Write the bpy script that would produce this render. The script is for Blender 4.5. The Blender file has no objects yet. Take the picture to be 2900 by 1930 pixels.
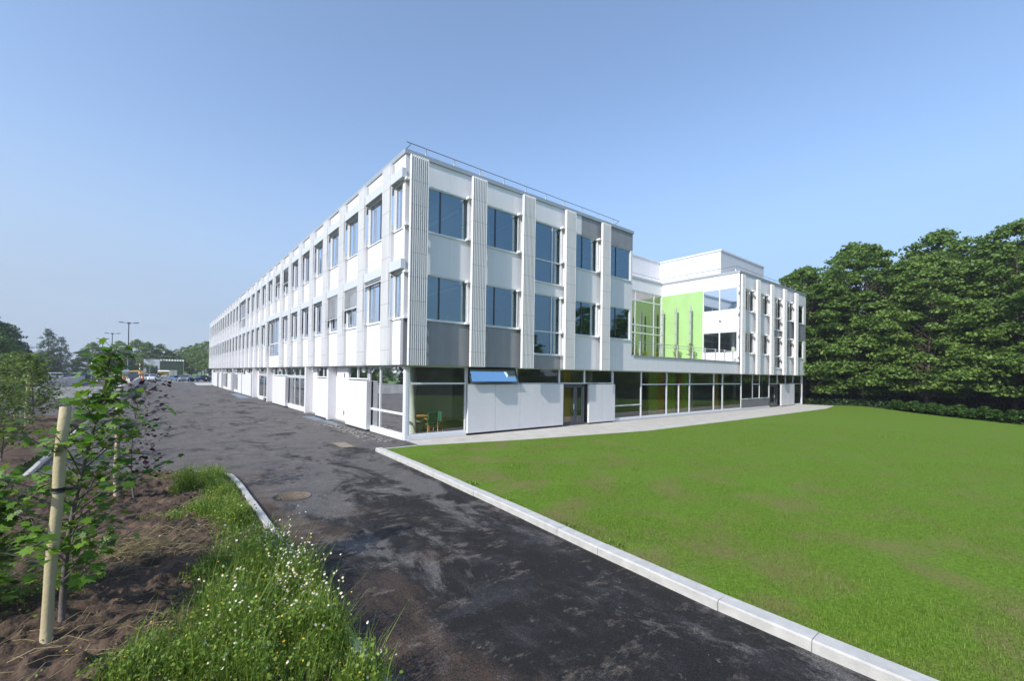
import bpy, math, random
import numpy as np
from mathutils import Vector, Matrix, noise
R = math.radians
S = bpy.context.scene
COL = S.collection

# ---------------------------------------------------------------- camera
cam = bpy.data.cameras.new('camera'); cam_o = bpy.data.objects.new('camera', cam); COL.objects.link(cam_o); S.camera = cam_o
YAW, PITCH, ROLL = .888, .010, .014
cam_o.location = (-7.857, -16.868, 2.893)
F_ = Vector((math.cos(YAW)*math.cos(PITCH), math.sin(YAW)*math.cos(PITCH), math.sin(PITCH)))
R_ = Vector((math.sin(YAW), -math.cos(YAW), 0)); U_ = R_.cross(F_)
R2 = math.cos(ROLL)*R_ + math.sin(ROLL)*U_; U2 = -math.sin(ROLL)*R_ + math.cos(ROLL)*U_
cam_o.rotation_euler = Matrix((R2, U2, -F_)).transposed().to_euler()
cam.sensor_width = 36; cam.lens = 36*1232.41/2900
cam.shift_y = (1048.8-965)/2900
cam.clip_start = .05; cam.clip_end = 3000

# ---------------------------------------------------------------- light
SUN_EL = R(37); SUN_D = Vector((-.978, -.208, 0)).normalized()
w = bpy.data.worlds.new('World'); S.world = w; w.use_nodes = True
sky = w.node_tree.nodes.new('ShaderNodeTexSky'); sky.sky_type = 'NISHITA'; sky.sun_disc = False
sky.sun_elevation = SUN_EL; sky.sun_rotation = math.atan2(SUN_D.x, SUN_D.y)
sky.altitude = 100; sky.air_density = 1.0; sky.dust_density = .6; sky.ozone_density = 2.0
bg = w.node_tree.nodes['Background']; _N = w.node_tree.nodes; _L = w.node_tree.links
_tc = _N.new('ShaderNodeTexCoord'); _sx = _N.new('ShaderNodeSeparateXYZ'); _L.new(_tc.outputs['Generated'], _sx.inputs[0])
_mr = _N.new('ShaderNodeMapRange'); _mr.interpolation_type = 'SMOOTHERSTEP'; _mr.inputs[1].default_value = -.02; _mr.inputs[2].default_value = .55; _mr.inputs[3].default_value = .80; _mr.inputs[4].default_value = .10; _L.new(_sx.outputs[2], _mr.inputs[0])
_mx = _N.new('ShaderNodeMixRGB'); _mx.inputs[2].default_value = (1.70, 2.08, 2.72, 1); _ns = _N.new('ShaderNodeTexNoise'); _ns.inputs['Scale'].default_value = 2.2; _ns.inputs['Detail'].default_value = 5; _mp = _N.new('ShaderNodeMapping'); _mp.inputs['Scale'].default_value = (1, 1, 4.5); _L.new(_tc.outputs['Generated'], _mp.inputs[0]); _L.new(_mp.outputs[0], _ns.inputs[0])
_m1 = _N.new('ShaderNodeMath'); _m1.operation = 'MULTIPLY_ADD'; _m1.inputs[1].default_value = .30; _m1.inputs[2].default_value = .85; _L.new(_ns.outputs[0], _m1.inputs[0]); _m2 = _N.new('ShaderNodeMath'); _m2.operation = 'MULTIPLY'; _m2.use_clamp = True; _mz = _N.new('ShaderNodeMapRange'); _mz.inputs[1].default_value = -.25; _mz.inputs[2].default_value = 1; _mz.inputs[3].default_value = 1.2; _mz.inputs[4].default_value = 1.05; _L.new(_sx.outputs[0], _mz.inputs[0]); _m3 = _N.new('ShaderNodeMath'); _m3.operation = 'MULTIPLY'; _L.new(_mr.outputs[0], _m3.inputs[0]); _L.new(_mz.outputs[0], _m3.inputs[1]); _L.new(_m3.outputs[0], _m2.inputs[0]); _L.new(_m1.outputs[0], _m2.inputs[1])
_L.new(_m2.outputs[0], _mx.inputs[0]); _L.new(sky.outputs[0], _mx.inputs[1])   # pale summer haze low in the sky
_mc = _N.new('ShaderNodeMixRGB'); _mc.inputs[1].default_value = (1.72, 2.10, 2.75, 1); _mc.inputs[2].default_value = (1.12, 1.62, 2.62, 1); _mq = _N.new('ShaderNodeMapRange'); _mq.inputs[1].default_value = -.2; _mq.inputs[2].default_value = .95; _L.new(_sx.outputs[0], _mq.inputs[0]); _L.new(_mq.outputs[0], _mc.inputs[0]); _L.new(_mc.outputs[0], _mx.inputs[2])
_L.new(_mx.outputs[0], bg.inputs[0]); bg.inputs[1].default_value = .15
sl = bpy.data.lights.new('sun', 'SUN'); sl.energy = 2.75; sl.angle = R(.5); sl.color = (1, .955, .88)
so = bpy.data.objects.new('sun', sl); COL.objects.link(so)
Ldir = -(SUN_D*math.cos(SUN_EL) + Vector((0, 0, math.sin(SUN_EL))))
so.rotation_euler = Ldir.to_track_quat('-Z', 'Y').to_euler()
S.view_settings.view_transform = 'Standard'; S.view_settings.look = 'None'
S.view_settings.exposure = .82; S.view_settings.gamma = 1
try:
    S.cycles.max_bounces = 8; S.cycles.transparent_max_bounces = 24; S.cycles.caustics_reflective = False; S.cycles.caustics_refractive = False
except Exception: pass

# ---------------------------------------------------------------- materials
def mat(name, color, rough=.6, metal=0, var=.08, vscale=3.0, bump=0, bscale=30, spec=.5, fine=None, stretch=None):
    m = bpy.data.materials.new(name); m.use_nodes = True; nt = m.node_tree; N = nt.nodes; L = nt.links
    b = N['Principled BSDF']; b.inputs['Roughness'].default_value = rough; b.inputs['Metallic'].default_value = metal
    b.inputs['Specular IOR Level'].default_value = spec
    tc = N.new('ShaderNodeTexCoord'); mp = N.new('ShaderNodeMapping'); L.new(tc.outputs['Object'], mp.inputs[0])
    if stretch: mp.inputs['Scale'].default_value = stretch
    n = N.new('ShaderNodeTexNoise'); n.inputs['Scale'].default_value = vscale; n.inputs['Detail'].default_value = 6; L.new(mp.outputs[0], n.inputs[0])
    r = N.new('ShaderNodeValToRGB'); r.color_ramp.elements[0].position = .3; r.color_ramp.elements[1].position = .7
    c = np.array(color[:3]); lo = tuple(c*(1-var))+(1,); hi = tuple(np.minimum(c*(1+var), .95))+(1,)
    r.color_ramp.elements[0].color = lo; r.color_ramp.elements[1].color = hi
    L.new(n.outputs[0], r.inputs[0]); L.new(r.outputs[0], b.inputs['Base Color'])
    if bump:
        n2 = N.new('ShaderNodeTexNoise'); n2.inputs['Scale'].default_value = bscale; n2.inputs['Detail'].default_value = 5; L.new(tc.outputs['Object'], n2.inputs[0])
        bp = N.new('ShaderNodeBump'); bp.inputs['Strength'].default_value = bump; bp.inputs['Distance'].default_value = .02
        L.new(n2.outputs[0], bp.inputs['Height']); L.new(bp.outputs[0], b.inputs['Normal'])
    return m

def stripes_mat(name, color, axis_scale, depth=.5, rough=.45, var=.03):
    """metal cladding with fine vertical ribs"""
    m = mat(name, color, rough, var=var, vscale=1.2); nt = m.node_tree; N = nt.nodes; L = nt.links; b = N['Principled BSDF']
    tc = N.new('ShaderNodeTexCoord'); sx = N.new('ShaderNodeSeparateXYZ'); L.new(tc.outputs['Object'], sx.inputs[0])
    ad = N.new('ShaderNodeMath'); ad.operation = 'ADD'; L.new(sx.outputs[0], ad.inputs[0]); L.new(sx.outputs[1], ad.inputs[1])
    mu = N.new('ShaderNodeMath'); mu.operation = 'MULTIPLY'; mu.inputs[1].default_value = axis_scale; L.new(ad.outputs[0], mu.inputs[0])
    fr = N.new('ShaderNodeMath'); fr.operation = 'PINGPONG'; fr.inputs[1].default_value = .5; L.new(mu.outputs[0], fr.inputs[0])
    bp = N.new('ShaderNodeBump'); bp.inputs['Strength'].default_value = depth; bp.inputs['Distance'].default_value = .03
    L.new(fr.outputs[0], bp.inputs['Height']); L.new(bp.outputs[0], b.inputs['Normal'])
    return m

def glass_mat(name, tint, ior=2.1, rough=0.0, refl=(1, 1, 1)):
    m = bpy.data.materials.new(name); m.use_nodes = True; nt = m.node_tree; N = nt.nodes; L = nt.links
    N.remove(N['Principled BSDF']); out = N['Material Output']
    t = N.new('ShaderNodeBsdfTransparent'); t.inputs[0].default_value = tuple(tint)+(1,)
    g = N.new('ShaderNodeBsdfGlossy'); g.inputs['Roughness'].default_value = rough; g.inputs['Color'].default_value = tuple(refl)+(1,)
    tc = N.new('ShaderNodeTexCoord'); n = N.new('ShaderNodeTexNoise'); n.inputs['Scale'].default_value = .9; n.inputs['Detail'].default_value = 1
    L.new(tc.outputs['Object'], n.inputs[0]); bp = N.new('ShaderNodeBump'); bp.inputs['Strength'].default_value = .05; bp.inputs['Distance'].default_value = .01
    L.new(n.outputs[0], bp.inputs['Height']); L.new(bp.outputs[0], g.inputs['Normal'])
    f = N.new('ShaderNodeFresnel'); f.inputs['IOR'].default_value = ior
    mx = N.new('ShaderNodeMixShader'); L.new(f.outputs[0], mx.inputs[0]); L.new(t.outputs[0], mx.inputs[1]); L.new(g.outputs[0], mx.inputs[2])
    L.new(mx.outputs[0], out.inputs[0])
    return m

def leaf_mat(name, c1, c2, rough=.5, trans=.35):
    m = bpy.data.materials.new(name); m.use_nodes = True; nt = m.node_tree; N = nt.nodes; L = nt.links
    b = N['Principled BSDF']; b.inputs['Roughness'].default_value = rough; b.inputs['Specular IOR Level'].default_value = .35
    g = N.new('ShaderNodeNewGeometry'); r = N.new('ShaderNodeValToRGB')
    r.color_ramp.elements[0].color = tuple(c1)+(1,); r.color_ramp.elements[1].color = tuple(c2)+(1,)
    L.new(g.outputs['Random Per Island'], r.inputs[0]); L.new(r.outputs[0], b.inputs['Base Color'])
    tr = N.new('ShaderNodeBsdfTranslucent'); hs = N.new('ShaderNodeHueSaturation'); hs.inputs['Value'].default_value = 1.3; hs.inputs['Hue'].default_value = .485
    L.new(r.outputs[0], hs.inputs['Color']); L.new(hs.outputs[0], tr.inputs[0])
    mx = N.new('ShaderNodeMixShader'); mx.inputs[0].default_value = trans
    L.new(b.outputs[0], mx.inputs[1]); L.new(tr.outputs[0], mx.inputs[2]); L.new(mx.outputs[0], N['Material Output'].inputs[0])
    return m

M = {}
M['white'] = mat('white_panel', (.82, .81, .835), .5, var=.015, vscale=.7)
def seams(m, axis, period, width, dark):
    nt = m.node_tree; N = nt.nodes; L = nt.links; b = N['Principled BSDF']; src = b.inputs['Base Color'].links[0].from_socket
    tc = N.new('ShaderNodeTexCoord'); sx = N.new('ShaderNodeSeparateXYZ'); L.new(tc.outputs['Object'], sx.inputs[0])
    def M_(op, a, c):
        x = N.new('ShaderNodeMath'); x.operation = op
        for i, v in ((0, a), (1, c)):
            if isinstance(v, (int, float)): x.inputs[i].default_value = v
            else: L.new(v, x.inputs[i])
        return x.outputs[0]
    v = M_('ADD', sx.outputs[0], sx.outputs[1]) if axis == 'h' else sx.outputs[2]
    f = M_('FRACT', M_('DIVIDE', M_('ADD', v, 200.13), period), 0); g = M_('LESS_THAN', f, width/period)
    mx = N.new('ShaderNodeMixRGB'); mx.blend_type = 'MULTIPLY'; L.new(M_('MULTIPLY', g, 1.0), mx.inputs[0]); L.new(src, mx.inputs[1]); mx.inputs[2].default_value = (dark, dark, dark, 1); L.new(mx.outputs[0], b.inputs['Base Color'])
def streaks(m, amt=.07):
    nt = m.node_tree; N = nt.nodes; L = nt.links; b = N['Principled BSDF']; src = b.inputs['Base Color'].links[0].from_socket
    tc = N.new('ShaderNodeTexCoord'); mp = N.new('ShaderNodeMapping'); mp.inputs['Scale'].default_value = (1.6, 1.6, .16); L.new(tc.outputs['Object'], mp.inputs[0])
    n = N.new('ShaderNodeTexNoise'); n.inputs['Scale'].default_value = 1.6; n.inputs['Detail'].default_value = 7; L.new(mp.outputs[0], n.inputs[0])
    r = N.new('ShaderNodeValToRGB'); r.color_ramp.elements[0].position = .42; r.color_ramp.elements[0].color = (1-amt, 1-amt, 1-amt*1.2, 1); r.color_ramp.elements[1].position = .6; L.new(n.outputs[0], r.inputs[0])
    mx = N.new('ShaderNodeMixRGB'); mx.blend_type = 'MULTIPLY'; mx.inputs[0].default_value = 1; L.new(src, mx.inputs[1]); L.new(r.outputs[0], mx.inputs[2]); L.new(mx.outputs[0], b.inputs['Base Color'])
seams(M['white'], 'h', 1.19, .012, .80); streaks(M['white'], .025)
M['panel'] = mat('ground_panel', (.70, .70, .72), .5, var=.02); streaks(M['panel'], .02)
M['casing'] = mat('blind_casing_metal', (.56, .60, .65), .4, var=.02)
M['white2'] = mat('white_frame_paint', (.74, .76, .78), .4, var=.02)
M['offwhite'] = mat('pale_grey_cassette', (.60, .60, .615), .5, var=.02)
M['fin'] = mat('ribbed_white_metal', (.79, .79, .795), .45, var=.03, vscale=1.5, stretch=(1, 1, .3))
seams(M['fin'], 'v', 1.0, .02, .62); streaks(M['fin'], .03)
M['grey'] = mat('grey_panel', (.30, .305, .33), .6, var=.05, vscale=1.5)
streaks(M['grey'], .08)
M['coping'] = mat('aluminium_coping', (.42, .45, .47), .4, metal=.3, var=.06)
M['alu'] = mat('aluminium', (.55, .57, .6), .35, metal=.6, var=.04)
M['rail'] = mat('galvanised_steel', (.62, .64, .66), .4, metal=.4, var=.08, vscale=8)
M['cable'] = mat('dark_rail', (.10, .11, .14), .5, var=.05)
M['black'] = mat('black_rubber', (.02, .02, .022), .6, var=.1)
M['dgrey'] = mat('anthracite_metal', (.06, .07, .085), .45, var=.08)
M['louvre'] = mat('blind_slat', (.80, .82, .85), .4, metal=.2, var=.04)
M['spandrel'] = mat('mesh_spandrel', (.20, .21, .22), .5, metal=.3, var=.12, vscale=20)
M['inwall'] = mat('interior_plaster', (.55, .57, .55), .9, var=.03)
M['inwallg'] = mat('interior_green_plaster', (.24, .42, .28), .9, var=.03)
M['infloor'] = mat('interior_floor', (.25, .26, .24), .5, var=.05)
M['ceil'] = mat('ceiling_tile', (.62, .63, .62), .9, var=.02)
M['column'] = mat('concrete_column', (.60, .62, .56), .7, var=.04)
M['green'] = mat('lime_render', (.37, .60, .24), .75, var=.05, vscale=.7, bump=.15, bscale=40); seams(M['green'], 'h', 1.25, .012, .82)
M['glass'] = glass_mat('window_glass', (.55, .74, .80), 3.1, refl=(.60, .86, 1))
M['glassl'] = glass_mat('grey_glass', (.62, .70, .72), 2.9, refl=(.86, .92, 1))
M['glassg'] = glass_mat('green_tinted_glass', (.97, 1.0, .97), 2.1, refl=(1, 1, 1))
M['glassr'] = glass_mat('mirroring_glass', (.60, .72, .62), 3.6)
M['clad'] = stripes_mat('ribbed_cladding', (.62, .63, .66), 8, .35)
M['concrete'] = mat('board_concrete', (.54, .53, .50), .85, var=.22, vscale=1.3, bump=.4, bscale=12, stretch=(1, 1, .35))
M['kerb'] = mat('kerb_concrete', (.50, .49, .465), .85, var=.12, vscale=6, bump=.35, bscale=90)
M['tarmac_old'] = None
M['bark'] = mat('bark', (.10, .078, .058), .9, var=.35, vscale=6, bump=.8, bscale=14, stretch=(1, 1, .25))
M['barkl'] = mat('young_bark', (.13, .11, .10), .8, var=.3, vscale=20)
M['stake'] = mat('peeled_wood', (.47, .40, .24), .7, var=.18, vscale=5, bump=.3, bscale=25, stretch=(1, 1, .12))
M['leafA'] = leaf_mat('leaf_dark', (.058, .125, .024), (.20, .31, .062))
M['leafB'] = leaf_mat('leaf_mid', (.075, .145, .028), (.23, .34, .07))
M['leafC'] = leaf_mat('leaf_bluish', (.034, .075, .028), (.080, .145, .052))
M['leafM'] = leaf_mat('maple_leaf', (.055, .15, .012), (.18, .32, .035), .45)
M['leafP'] = leaf_mat('purple_leaf', (.016, .006, .010), (.05, .018, .022), .35, .2)
M['leafY'] = leaf_mat('yellow_green_leaf', (.18, .30, .03), (.35, .42, .05))
M['weed'] = leaf_mat('weed_leaf', (.06, .135, .016), (.27, .38, .06))
M['grassb'] = leaf_mat('grass_blade', (.095, .18, .016), (.20, .30, .035), .6)
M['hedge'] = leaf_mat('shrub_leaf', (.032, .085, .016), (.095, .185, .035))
M['petal'] = mat('white_petal', (.80, .80, .78), .7, var=.03)
M['yellow'] = mat('yellow_petal', (.80, .50, .02), .6, var=.1)
M['straw'] = leaf_mat('dry_straw', (.20, .15, .07), (.42, .35, .19), .8, .1)
M['tyre'] = M['black']
M['carglass'] = mat('car_glass', (.03, .04, .05), .08, var=.02)
M['red'] = mat('red_paint', (.55, .03, .02), .5, var=.05)
M['orange'] = mat('orange_paint', (.75, .16, .03), .5, var=.05)
M['curtg'] = mat('green_curtain', (.62, .80, .07), .9, var=.12, vscale=6, stretch=(1, 1, .1))
M['curto'] = mat('orange_curtain', (.92, .48, .04), .9, var=.12, vscale=6, stretch=(1, 1, .1))
M['wood'] = mat('beech_wood', (.50, .27, .09), .45, var=.15, vscale=8)
M['tealcloth'] = mat('teal_upholstery', (.03, .14, .11), .9, var=.08)
M['skin'] = mat('skin', (.5, .32, .24), .6, var=.03)

def asphalt():
    m = bpy.data.materials.new('asphalt'); m.use_nodes = True; nt = m.node_tree; N = nt.nodes; L = nt.links; b = N['Principled BSDF']
    tc = N.new('ShaderNodeTexCoord')
    def noi(s, d=8, r=.6, dist=0, mapscale=None):
        n = N.new('ShaderNodeTexNoise'); n.inputs['Scale'].default_value = s; n.inputs['Detail'].default_value = d; n.inputs['Roughness'].default_value = r; n.inputs['Distortion'].default_value = dist
        if mapscale:
            mp = N.new('ShaderNodeMapping'); mp.inputs['Scale'].default_value = mapscale; mp.inputs['Rotation'].default_value = (0, 0, .25); L.new(tc.outputs['Object'], mp.inputs[0]); L.new(mp.outputs[0], n.inputs[0])
        else: L.new(tc.outputs['Object'], n.inputs[0])
        return n.outputs[0]
    def ramp(src, p0, c0, p1, c1):
        r = N.new('ShaderNodeValToRGB'); e = r.color_ramp.elements; e[0].position = p0; e[1].position = p1; e[0].color = c0; e[1].color = c1; L.new(src, r.inputs[0]); return r.outputs[0]
    def mix(f, a, b_, typ='MIX'):
        x = N.new('ShaderNodeMixRGB'); x.blend_type = typ
        if isinstance(f, float): x.inputs[0].default_value = f
        else: L.new(f, x.inputs[0])
        for i, v in ((1, a), (2, b_)):
            if isinstance(v, tuple): x.inputs[i].default_value = v
            else: L.new(v, x.inputs[i])
        return x.outputs[0]
    k = (0, 0, 0, 1); wt = (1, 1, 1, 1)
    def mth(op, a, b_):
        x = N.new('ShaderNodeMath'); x.operation = op
        for i_, v_ in ((0, a), (1, b_)):
            if isinstance(v_, (int, float)): x.inputs[i_].default_value = v_
            else: L.new(v_, x.inputs[i_])
        return x.outputs[0]
    sx = N.new('ShaderNodeSeparateXYZ'); L.new(tc.outputs['Object'], sx.inputs[0])
    def rng_(src, a, b_, c, d):
        m_ = N.new('ShaderNodeMapRange'); m_.inputs[1].default_value = a; m_.inputs[2].default_value = b_; m_.inputs[3].default_value = c; m_.inputs[4].default_value = d; L.new(src, m_.inputs[0]); return m_.outputs[0]
    # dusty worn surface away from the fresh black strip along the lawn kerb
    big = mth('ADD', noi(.62, 12, .74, .5, (1.1, .55, 1)), rng_(sx.outputs[1], -12, -2, -.075, .075))
    dust = ramp(big, .475, k, .545, wt)
    base = mix(dust, (.014, .0130, .0125, 1), (.118, .112, .108, 1))
    mid = ramp(noi(2.3, 10, .75, .3, (1, .5, 1)), .50, k, .66, wt)
    base = mix(mth('MULTIPLY', mid, .55), base, (.055, .053, .054, 1))
    brown_ = ramp(mth('ADD', noi(.5, 9, .7, 0, (1, .6, 1)), rng_(sx.outputs[0], -6.2, -3.6, .10, -.08)), .50, k, .64, wt)
    brown = mth('MULTIPLY', brown_, rng_(sx.outputs[1], -7, 1, 1.0, .12))
    base = mix(mth('MULTIPLY', brown, .62), base, (.105, .068, .048, 1))
    streak = ramp(mth('ADD', mth('MULTIPLY', noi(1.1, 8, .72, 0, (.7, 1.1, 1)), .5), mth('MULTIPLY', noi(3.5, 6, .7, 0, (.7, 1.2, 1)), .5)), .54, k, .64, wt)
    base = mix(mth('MULTIPLY', streak, .55), base, (.26, .22, .18, 1))
    scuff = ramp(noi(.9, 10, .72, .4, (.7, 1.2, 1)), .54, k, .66, wt)
    base = mix(mth('MULTIPLY', scuff, .60), base, (.040, .040, .045, 1))
    spots = ramp(noi(7, 3, .6), .66, k, .72, wt)
    base = mix(mth('MULTIPLY', spots, .5), base, (.17, .15, .13, 1))
    grain = ramp(noi(38, 5, .75), .32, (.45, .45, .45, 1), .70, (1.75, 1.72, 1.7, 1))
    base = mix(1.0, base, grain, 'MULTIPLY')
    v = N.new('ShaderNodeTexVoronoi'); v.inputs['Scale'].default_value = 110; L.new(tc.outputs['Object'], v.inputs[0])
    agg = ramp(v.outputs['Color'], .2, (.6, .6, .6, 1), .9, (1.45, 1.45, 1.45, 1))
    base = mix(1.0, base, agg, 'MULTIPLY')
    v2 = N.new('ShaderNodeTexVoronoi'); v2.inputs['Scale'].default_value = 14; L.new(tc.outputs['Object'], v2.inputs[0])
    chip = ramp(v2.outputs['Distance'], .05, wt, .07, k)
    rnd = ramp(v2.outputs['Color'], .72, k, .75, wt); chipm = mix(1.0, chip, rnd, 'MULTIPLY')
    base = mix(chipm, base, (.38, .33, .26, 1))
    L.new(base, b.inputs['Base Color'])
    rr = ramp(dust, 0, (.75, .75, .75, 1), 1, (.9, .9, .9, 1)); L.new(rr, b.inputs['Roughness']); b.inputs['Specular IOR Level'].default_value = .3
    bp = N.new('ShaderNodeBump'); bp.inputs['Strength'].default_value = .7; bp.inputs['Distance'].default_value = .008
    L.new(v.outputs['Distance'], bp.inputs['Height']); L.new(bp.outputs[0], b.inputs['Normal'])
    return m
M['asphalt'] = asphalt()
M['parking'] = mat('worn_parking_asphalt', (.17, .165, .16), .9, var=.2, vscale=.4, bump=.2, bscale=40)
M['paving'] = mat('pale_concrete_paving', (.50, .475, .43), .85, var=.10, vscale=1.4, bump=.2, bscale=60)
M['bluepatch'] = mat('bluish_asphalt', (.15, .19, .23), .85, var=.2, vscale=2.5)

def lawn_mat():
    m = bpy.data.materials.new('lawn'); m.use_nodes = True; nt = m.node_tree; N = nt.nodes; L = nt.links; b = N['Principled BSDF']
    tc = N.new('ShaderNodeTexCoord')
    def noi(s, d, mp=None):
        n = N.new('ShaderNodeTexNoise'); n.inputs['Scale'].default_value = s; n.inputs['Detail'].default_value = d
        mpn = N.new('ShaderNodeMapping'); mpn.inputs['Scale'].default_value = mp or (1, 1, 1); L.new(tc.outputs['Object'], mpn.inputs[0]); L.new(mpn.outputs[0], n.inputs[0]); return n.outputs[0]
    r1 = N.new('ShaderNodeValToRGB'); r1.color_ramp.elements[0].position = .35; r1.color_ramp.elements[1].position = .65
    r1.color_ramp.elements[0].color = (.085, .165, .016, 1); r1.color_ramp.elements[1].color = (.160, .265, .028, 1); L.new(noi(28, 8), r1.inputs[0])
    r2 = N.new('ShaderNodeValToRGB'); r2.color_ramp.elements[0].position = .46; r2.color_ramp.elements[1].position = .68; r2.color_ramp.elements[0].color = (0, 0, 0, 1)
    L.new(noi(.8, 12, (1, 1, 1)), r2.inputs[0])
    sx = N.new('ShaderNodeSeparateXYZ'); L.new(tc.outputs['Object'], sx.inputs[0])
    mr = N.new('ShaderNodeMapRange'); mr.inputs[1].default_value = -2; mr.inputs[2].default_value = 9; mr.inputs[3].default_value = .85; mr.inputs[4].default_value = .25; L.new(sx.outputs[0], mr.inputs[0])
    mu = N.new('ShaderNodeMath'); mu.operation = 'MULTIPLY'; L.new(r2.outputs[0], mu.inputs[0]); L.new(mr.outputs[0], mu.inputs[1])
    mx = N.new('ShaderNodeMixRGB'); L.new(mu.outputs[0], mx.inputs[0]); L.new(r1.outputs[0], mx.inputs[1]); mx.inputs[2].default_value = (.215, .155, .08, 1)
    L.new(mx.outputs[0], b.inputs['Base Color']); b.inputs['Roughness'].default_value = .9; b.inputs['Specular IOR Level'].default_value = .15
    bp = N.new('ShaderNodeBump'); bp.inputs['Strength'].default_value = .8; bp.inputs['Distance'].default_value = .04; L.new(noi(45, 6), bp.inputs['Height']); L.new(bp.outputs[0], b.inputs['Normal'])
    return m
M['lawn'] = lawn_mat()
M['meadow'] = mat('rough_grass', (.10, .17, .035), .95, var=.3, vscale=.3, bump=.6, bscale=15)
M['woodfloor'] = mat('woodland_floor', (.045, .055, .022), .95, var=.4, vscale=1.0)
def soil_mat():
    m = mat('soil', (.085, .054, .036), .95, var=.5, vscale=2.6, bump=1.0, bscale=26)
    return m
M['soil'] = soil_mat()

# ---------------------------------------------------------------- helpers
class MB:
    def __init__(s): s.v = []; s.f = []; s.sm = []
    def add(s, vs, fs, smooth=False):
        b = len(s.v); s.v += [tuple(v) for v in vs]; s.f += [tuple(b+i for i in f) for f in fs]; s.sm += [smooth]*len(fs)
    def box(s, x0, x1, y0, y1, z0, z1):
        if x0 > x1: x0, x1 = x1, x0
        if y0 > y1: y0, y1 = y1, y0
        if z0 > z1: z0, z1 = z1, z0
        s.add([(x0, y0, z0), (x1, y0, z0), (x1, y1, z0), (x0, y1, z0), (x0, y0, z1), (x1, y0, z1), (x1, y1, z1), (x0, y1, z1)],
              [(0, 3, 2, 1), (4, 5, 6, 7), (0, 1, 5, 4), (1, 2, 6, 5), (2, 3, 7, 6), (3, 0, 4, 7)])
    def tube(s, pts, rads, n=8, cap=True):
        P = [Vector(p) for p in pts]; rings = []
        for i, p in enumerate(P):
            d = (P[min(i+1, len(P)-1)] - P[max(i-1, 0)]);
            if d.length < 1e-9: d = Vector((0, 0, 1))
            d.normalize(); a = d.cross(Vector((0, 0, 1)) if abs(d.z) < .9 else Vector((1, 0, 0))).normalized(); b = d.cross(a)
            r = rads[i] if hasattr(rads, '__len__') else rads
            rings.append([p + r*(math.cos(t)*a + math.sin(t)*b) for t in [2*math.pi*k/n for k in range(n)]])
        vs = [v for g in rings for v in g]; fs = []
        for i in range(len(P)-1):
            for k in range(n):
                fs.append((i*n+k, i*n+(k+1) % n, (i+1)*n+(k+1) % n, (i+1)*n+k))
        if cap: fs.append(tuple(range(n))); fs.append(tuple((len(P)-1)*n+k for k in reversed(range(n))))
        s.add(vs, fs, n > 5)
    def prism(s, poly, z0, z1):
        n = len(poly); vs = [(x, y, z0) for x, y in poly] + [(x, y, z1) for x, y in poly]
        s.add(vs, [tuple(reversed(range(n))), tuple(range(n, 2*n))] + [(i, (i+1) % n, n+(i+1) % n, n+i) for i in range(n)])
    def sheet(s, poly, z): s.add([(x, y, z) for x, y in poly], [tuple(range(len(poly)))])
    def build(s, name, m, parent=None, bevel=0):
        me = bpy.data.meshes.new(name); me.from_pydata(s.v, [], s.f); me.materials.append(m)
        me.polygons.foreach_set('use_smooth', s.sm); me.validate(); me.update()
        o = bpy.data.objects.new(name, me); COL.objects.link(o)
        if parent: o.parent = parent
        if bevel:
            b = o.modifiers.new('bevel', 'BEVEL'); b.width = bevel; b.segments = 2; b.limit_method = 'ANGLE'
        return o
def build_each(mb, name, m, parent=None, bevel=0, per=1):
    """every box that was added becomes a part of its own"""
    nv = 8; i = 0; out = []
    for k in range(0, len(mb.f), 6*per):
        q = MB(); b0 = (k//6)*nv; q.v = mb.v[b0:b0+nv*per]; q.f = [tuple(j-b0 for j in f) for f in mb.f[k:k+6*per]]; q.sm = mb.sm[k:k+6*per]; out.append(q.build(name, m, parent, bevel))
    return out
def empty(name, loc=(0, 0, 0), rz=0):
    o = bpy.data.objects.new(name, None); COL.objects.link(o); o.location = loc; o.rotation_euler = (0, 0, rz); o.empty_display_size = .3; return o
def tag(o, label=None, cat=None, group=None, kind=None):
    if label: o['label'] = label
    if cat: o['category'] = cat
    if group: o['group'] = group
    if kind: o['kind'] = kind
    return o
def copy_tree(o, parent=None):
    c = o.copy(); COL.objects.link(c)
    if parent: c.parent = parent
    for ch in list(o.children): copy_tree(ch, c)
    return c
def setting(o): o['kind'] = 'structure'; return o

# facades: origin, direction along, outward normal (axis aligned)
class Fac:
    def __init__(s, o, a, n): s.o = o; s.a = a; s.n = n
    def pt(s, u, d, z): return (s.o[0]+s.a[0]*u+s.n[0]*d, s.o[1]+s.a[1]*u+s.n[1]*d, z)
    def box(s, mb, u0, u1, d0, d1, z0, z1):
        p = s.pt(u0, d0, z0); q = s.pt(u1, d1, z1); mb.box(p[0], q[0], p[1], q[1], z0, z1)
    def quad(s, mb, u0, u1, d, z0, z1): mb.add([s.pt(u0, d, z0), s.pt(u1, d, z0), s.pt(u1, d, z1), s.pt(u0, d, z1)], [(0, 1, 2, 3)])
FR = Fac((0, 0), (1, 0), (0, -1)); FL = Fac((0, 0), (0, 1), (-1, 0))
FS = Fac((31.25, 0), (0, 1), (-1, 0)); FB = Fac((0, 7.52), (1, 0), (0, -1))

B = empty('office_building'); tag(B, 'long white three storey office building with ribbed pilasters, glazed ground floor and green courtyard wall', 'building')

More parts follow.
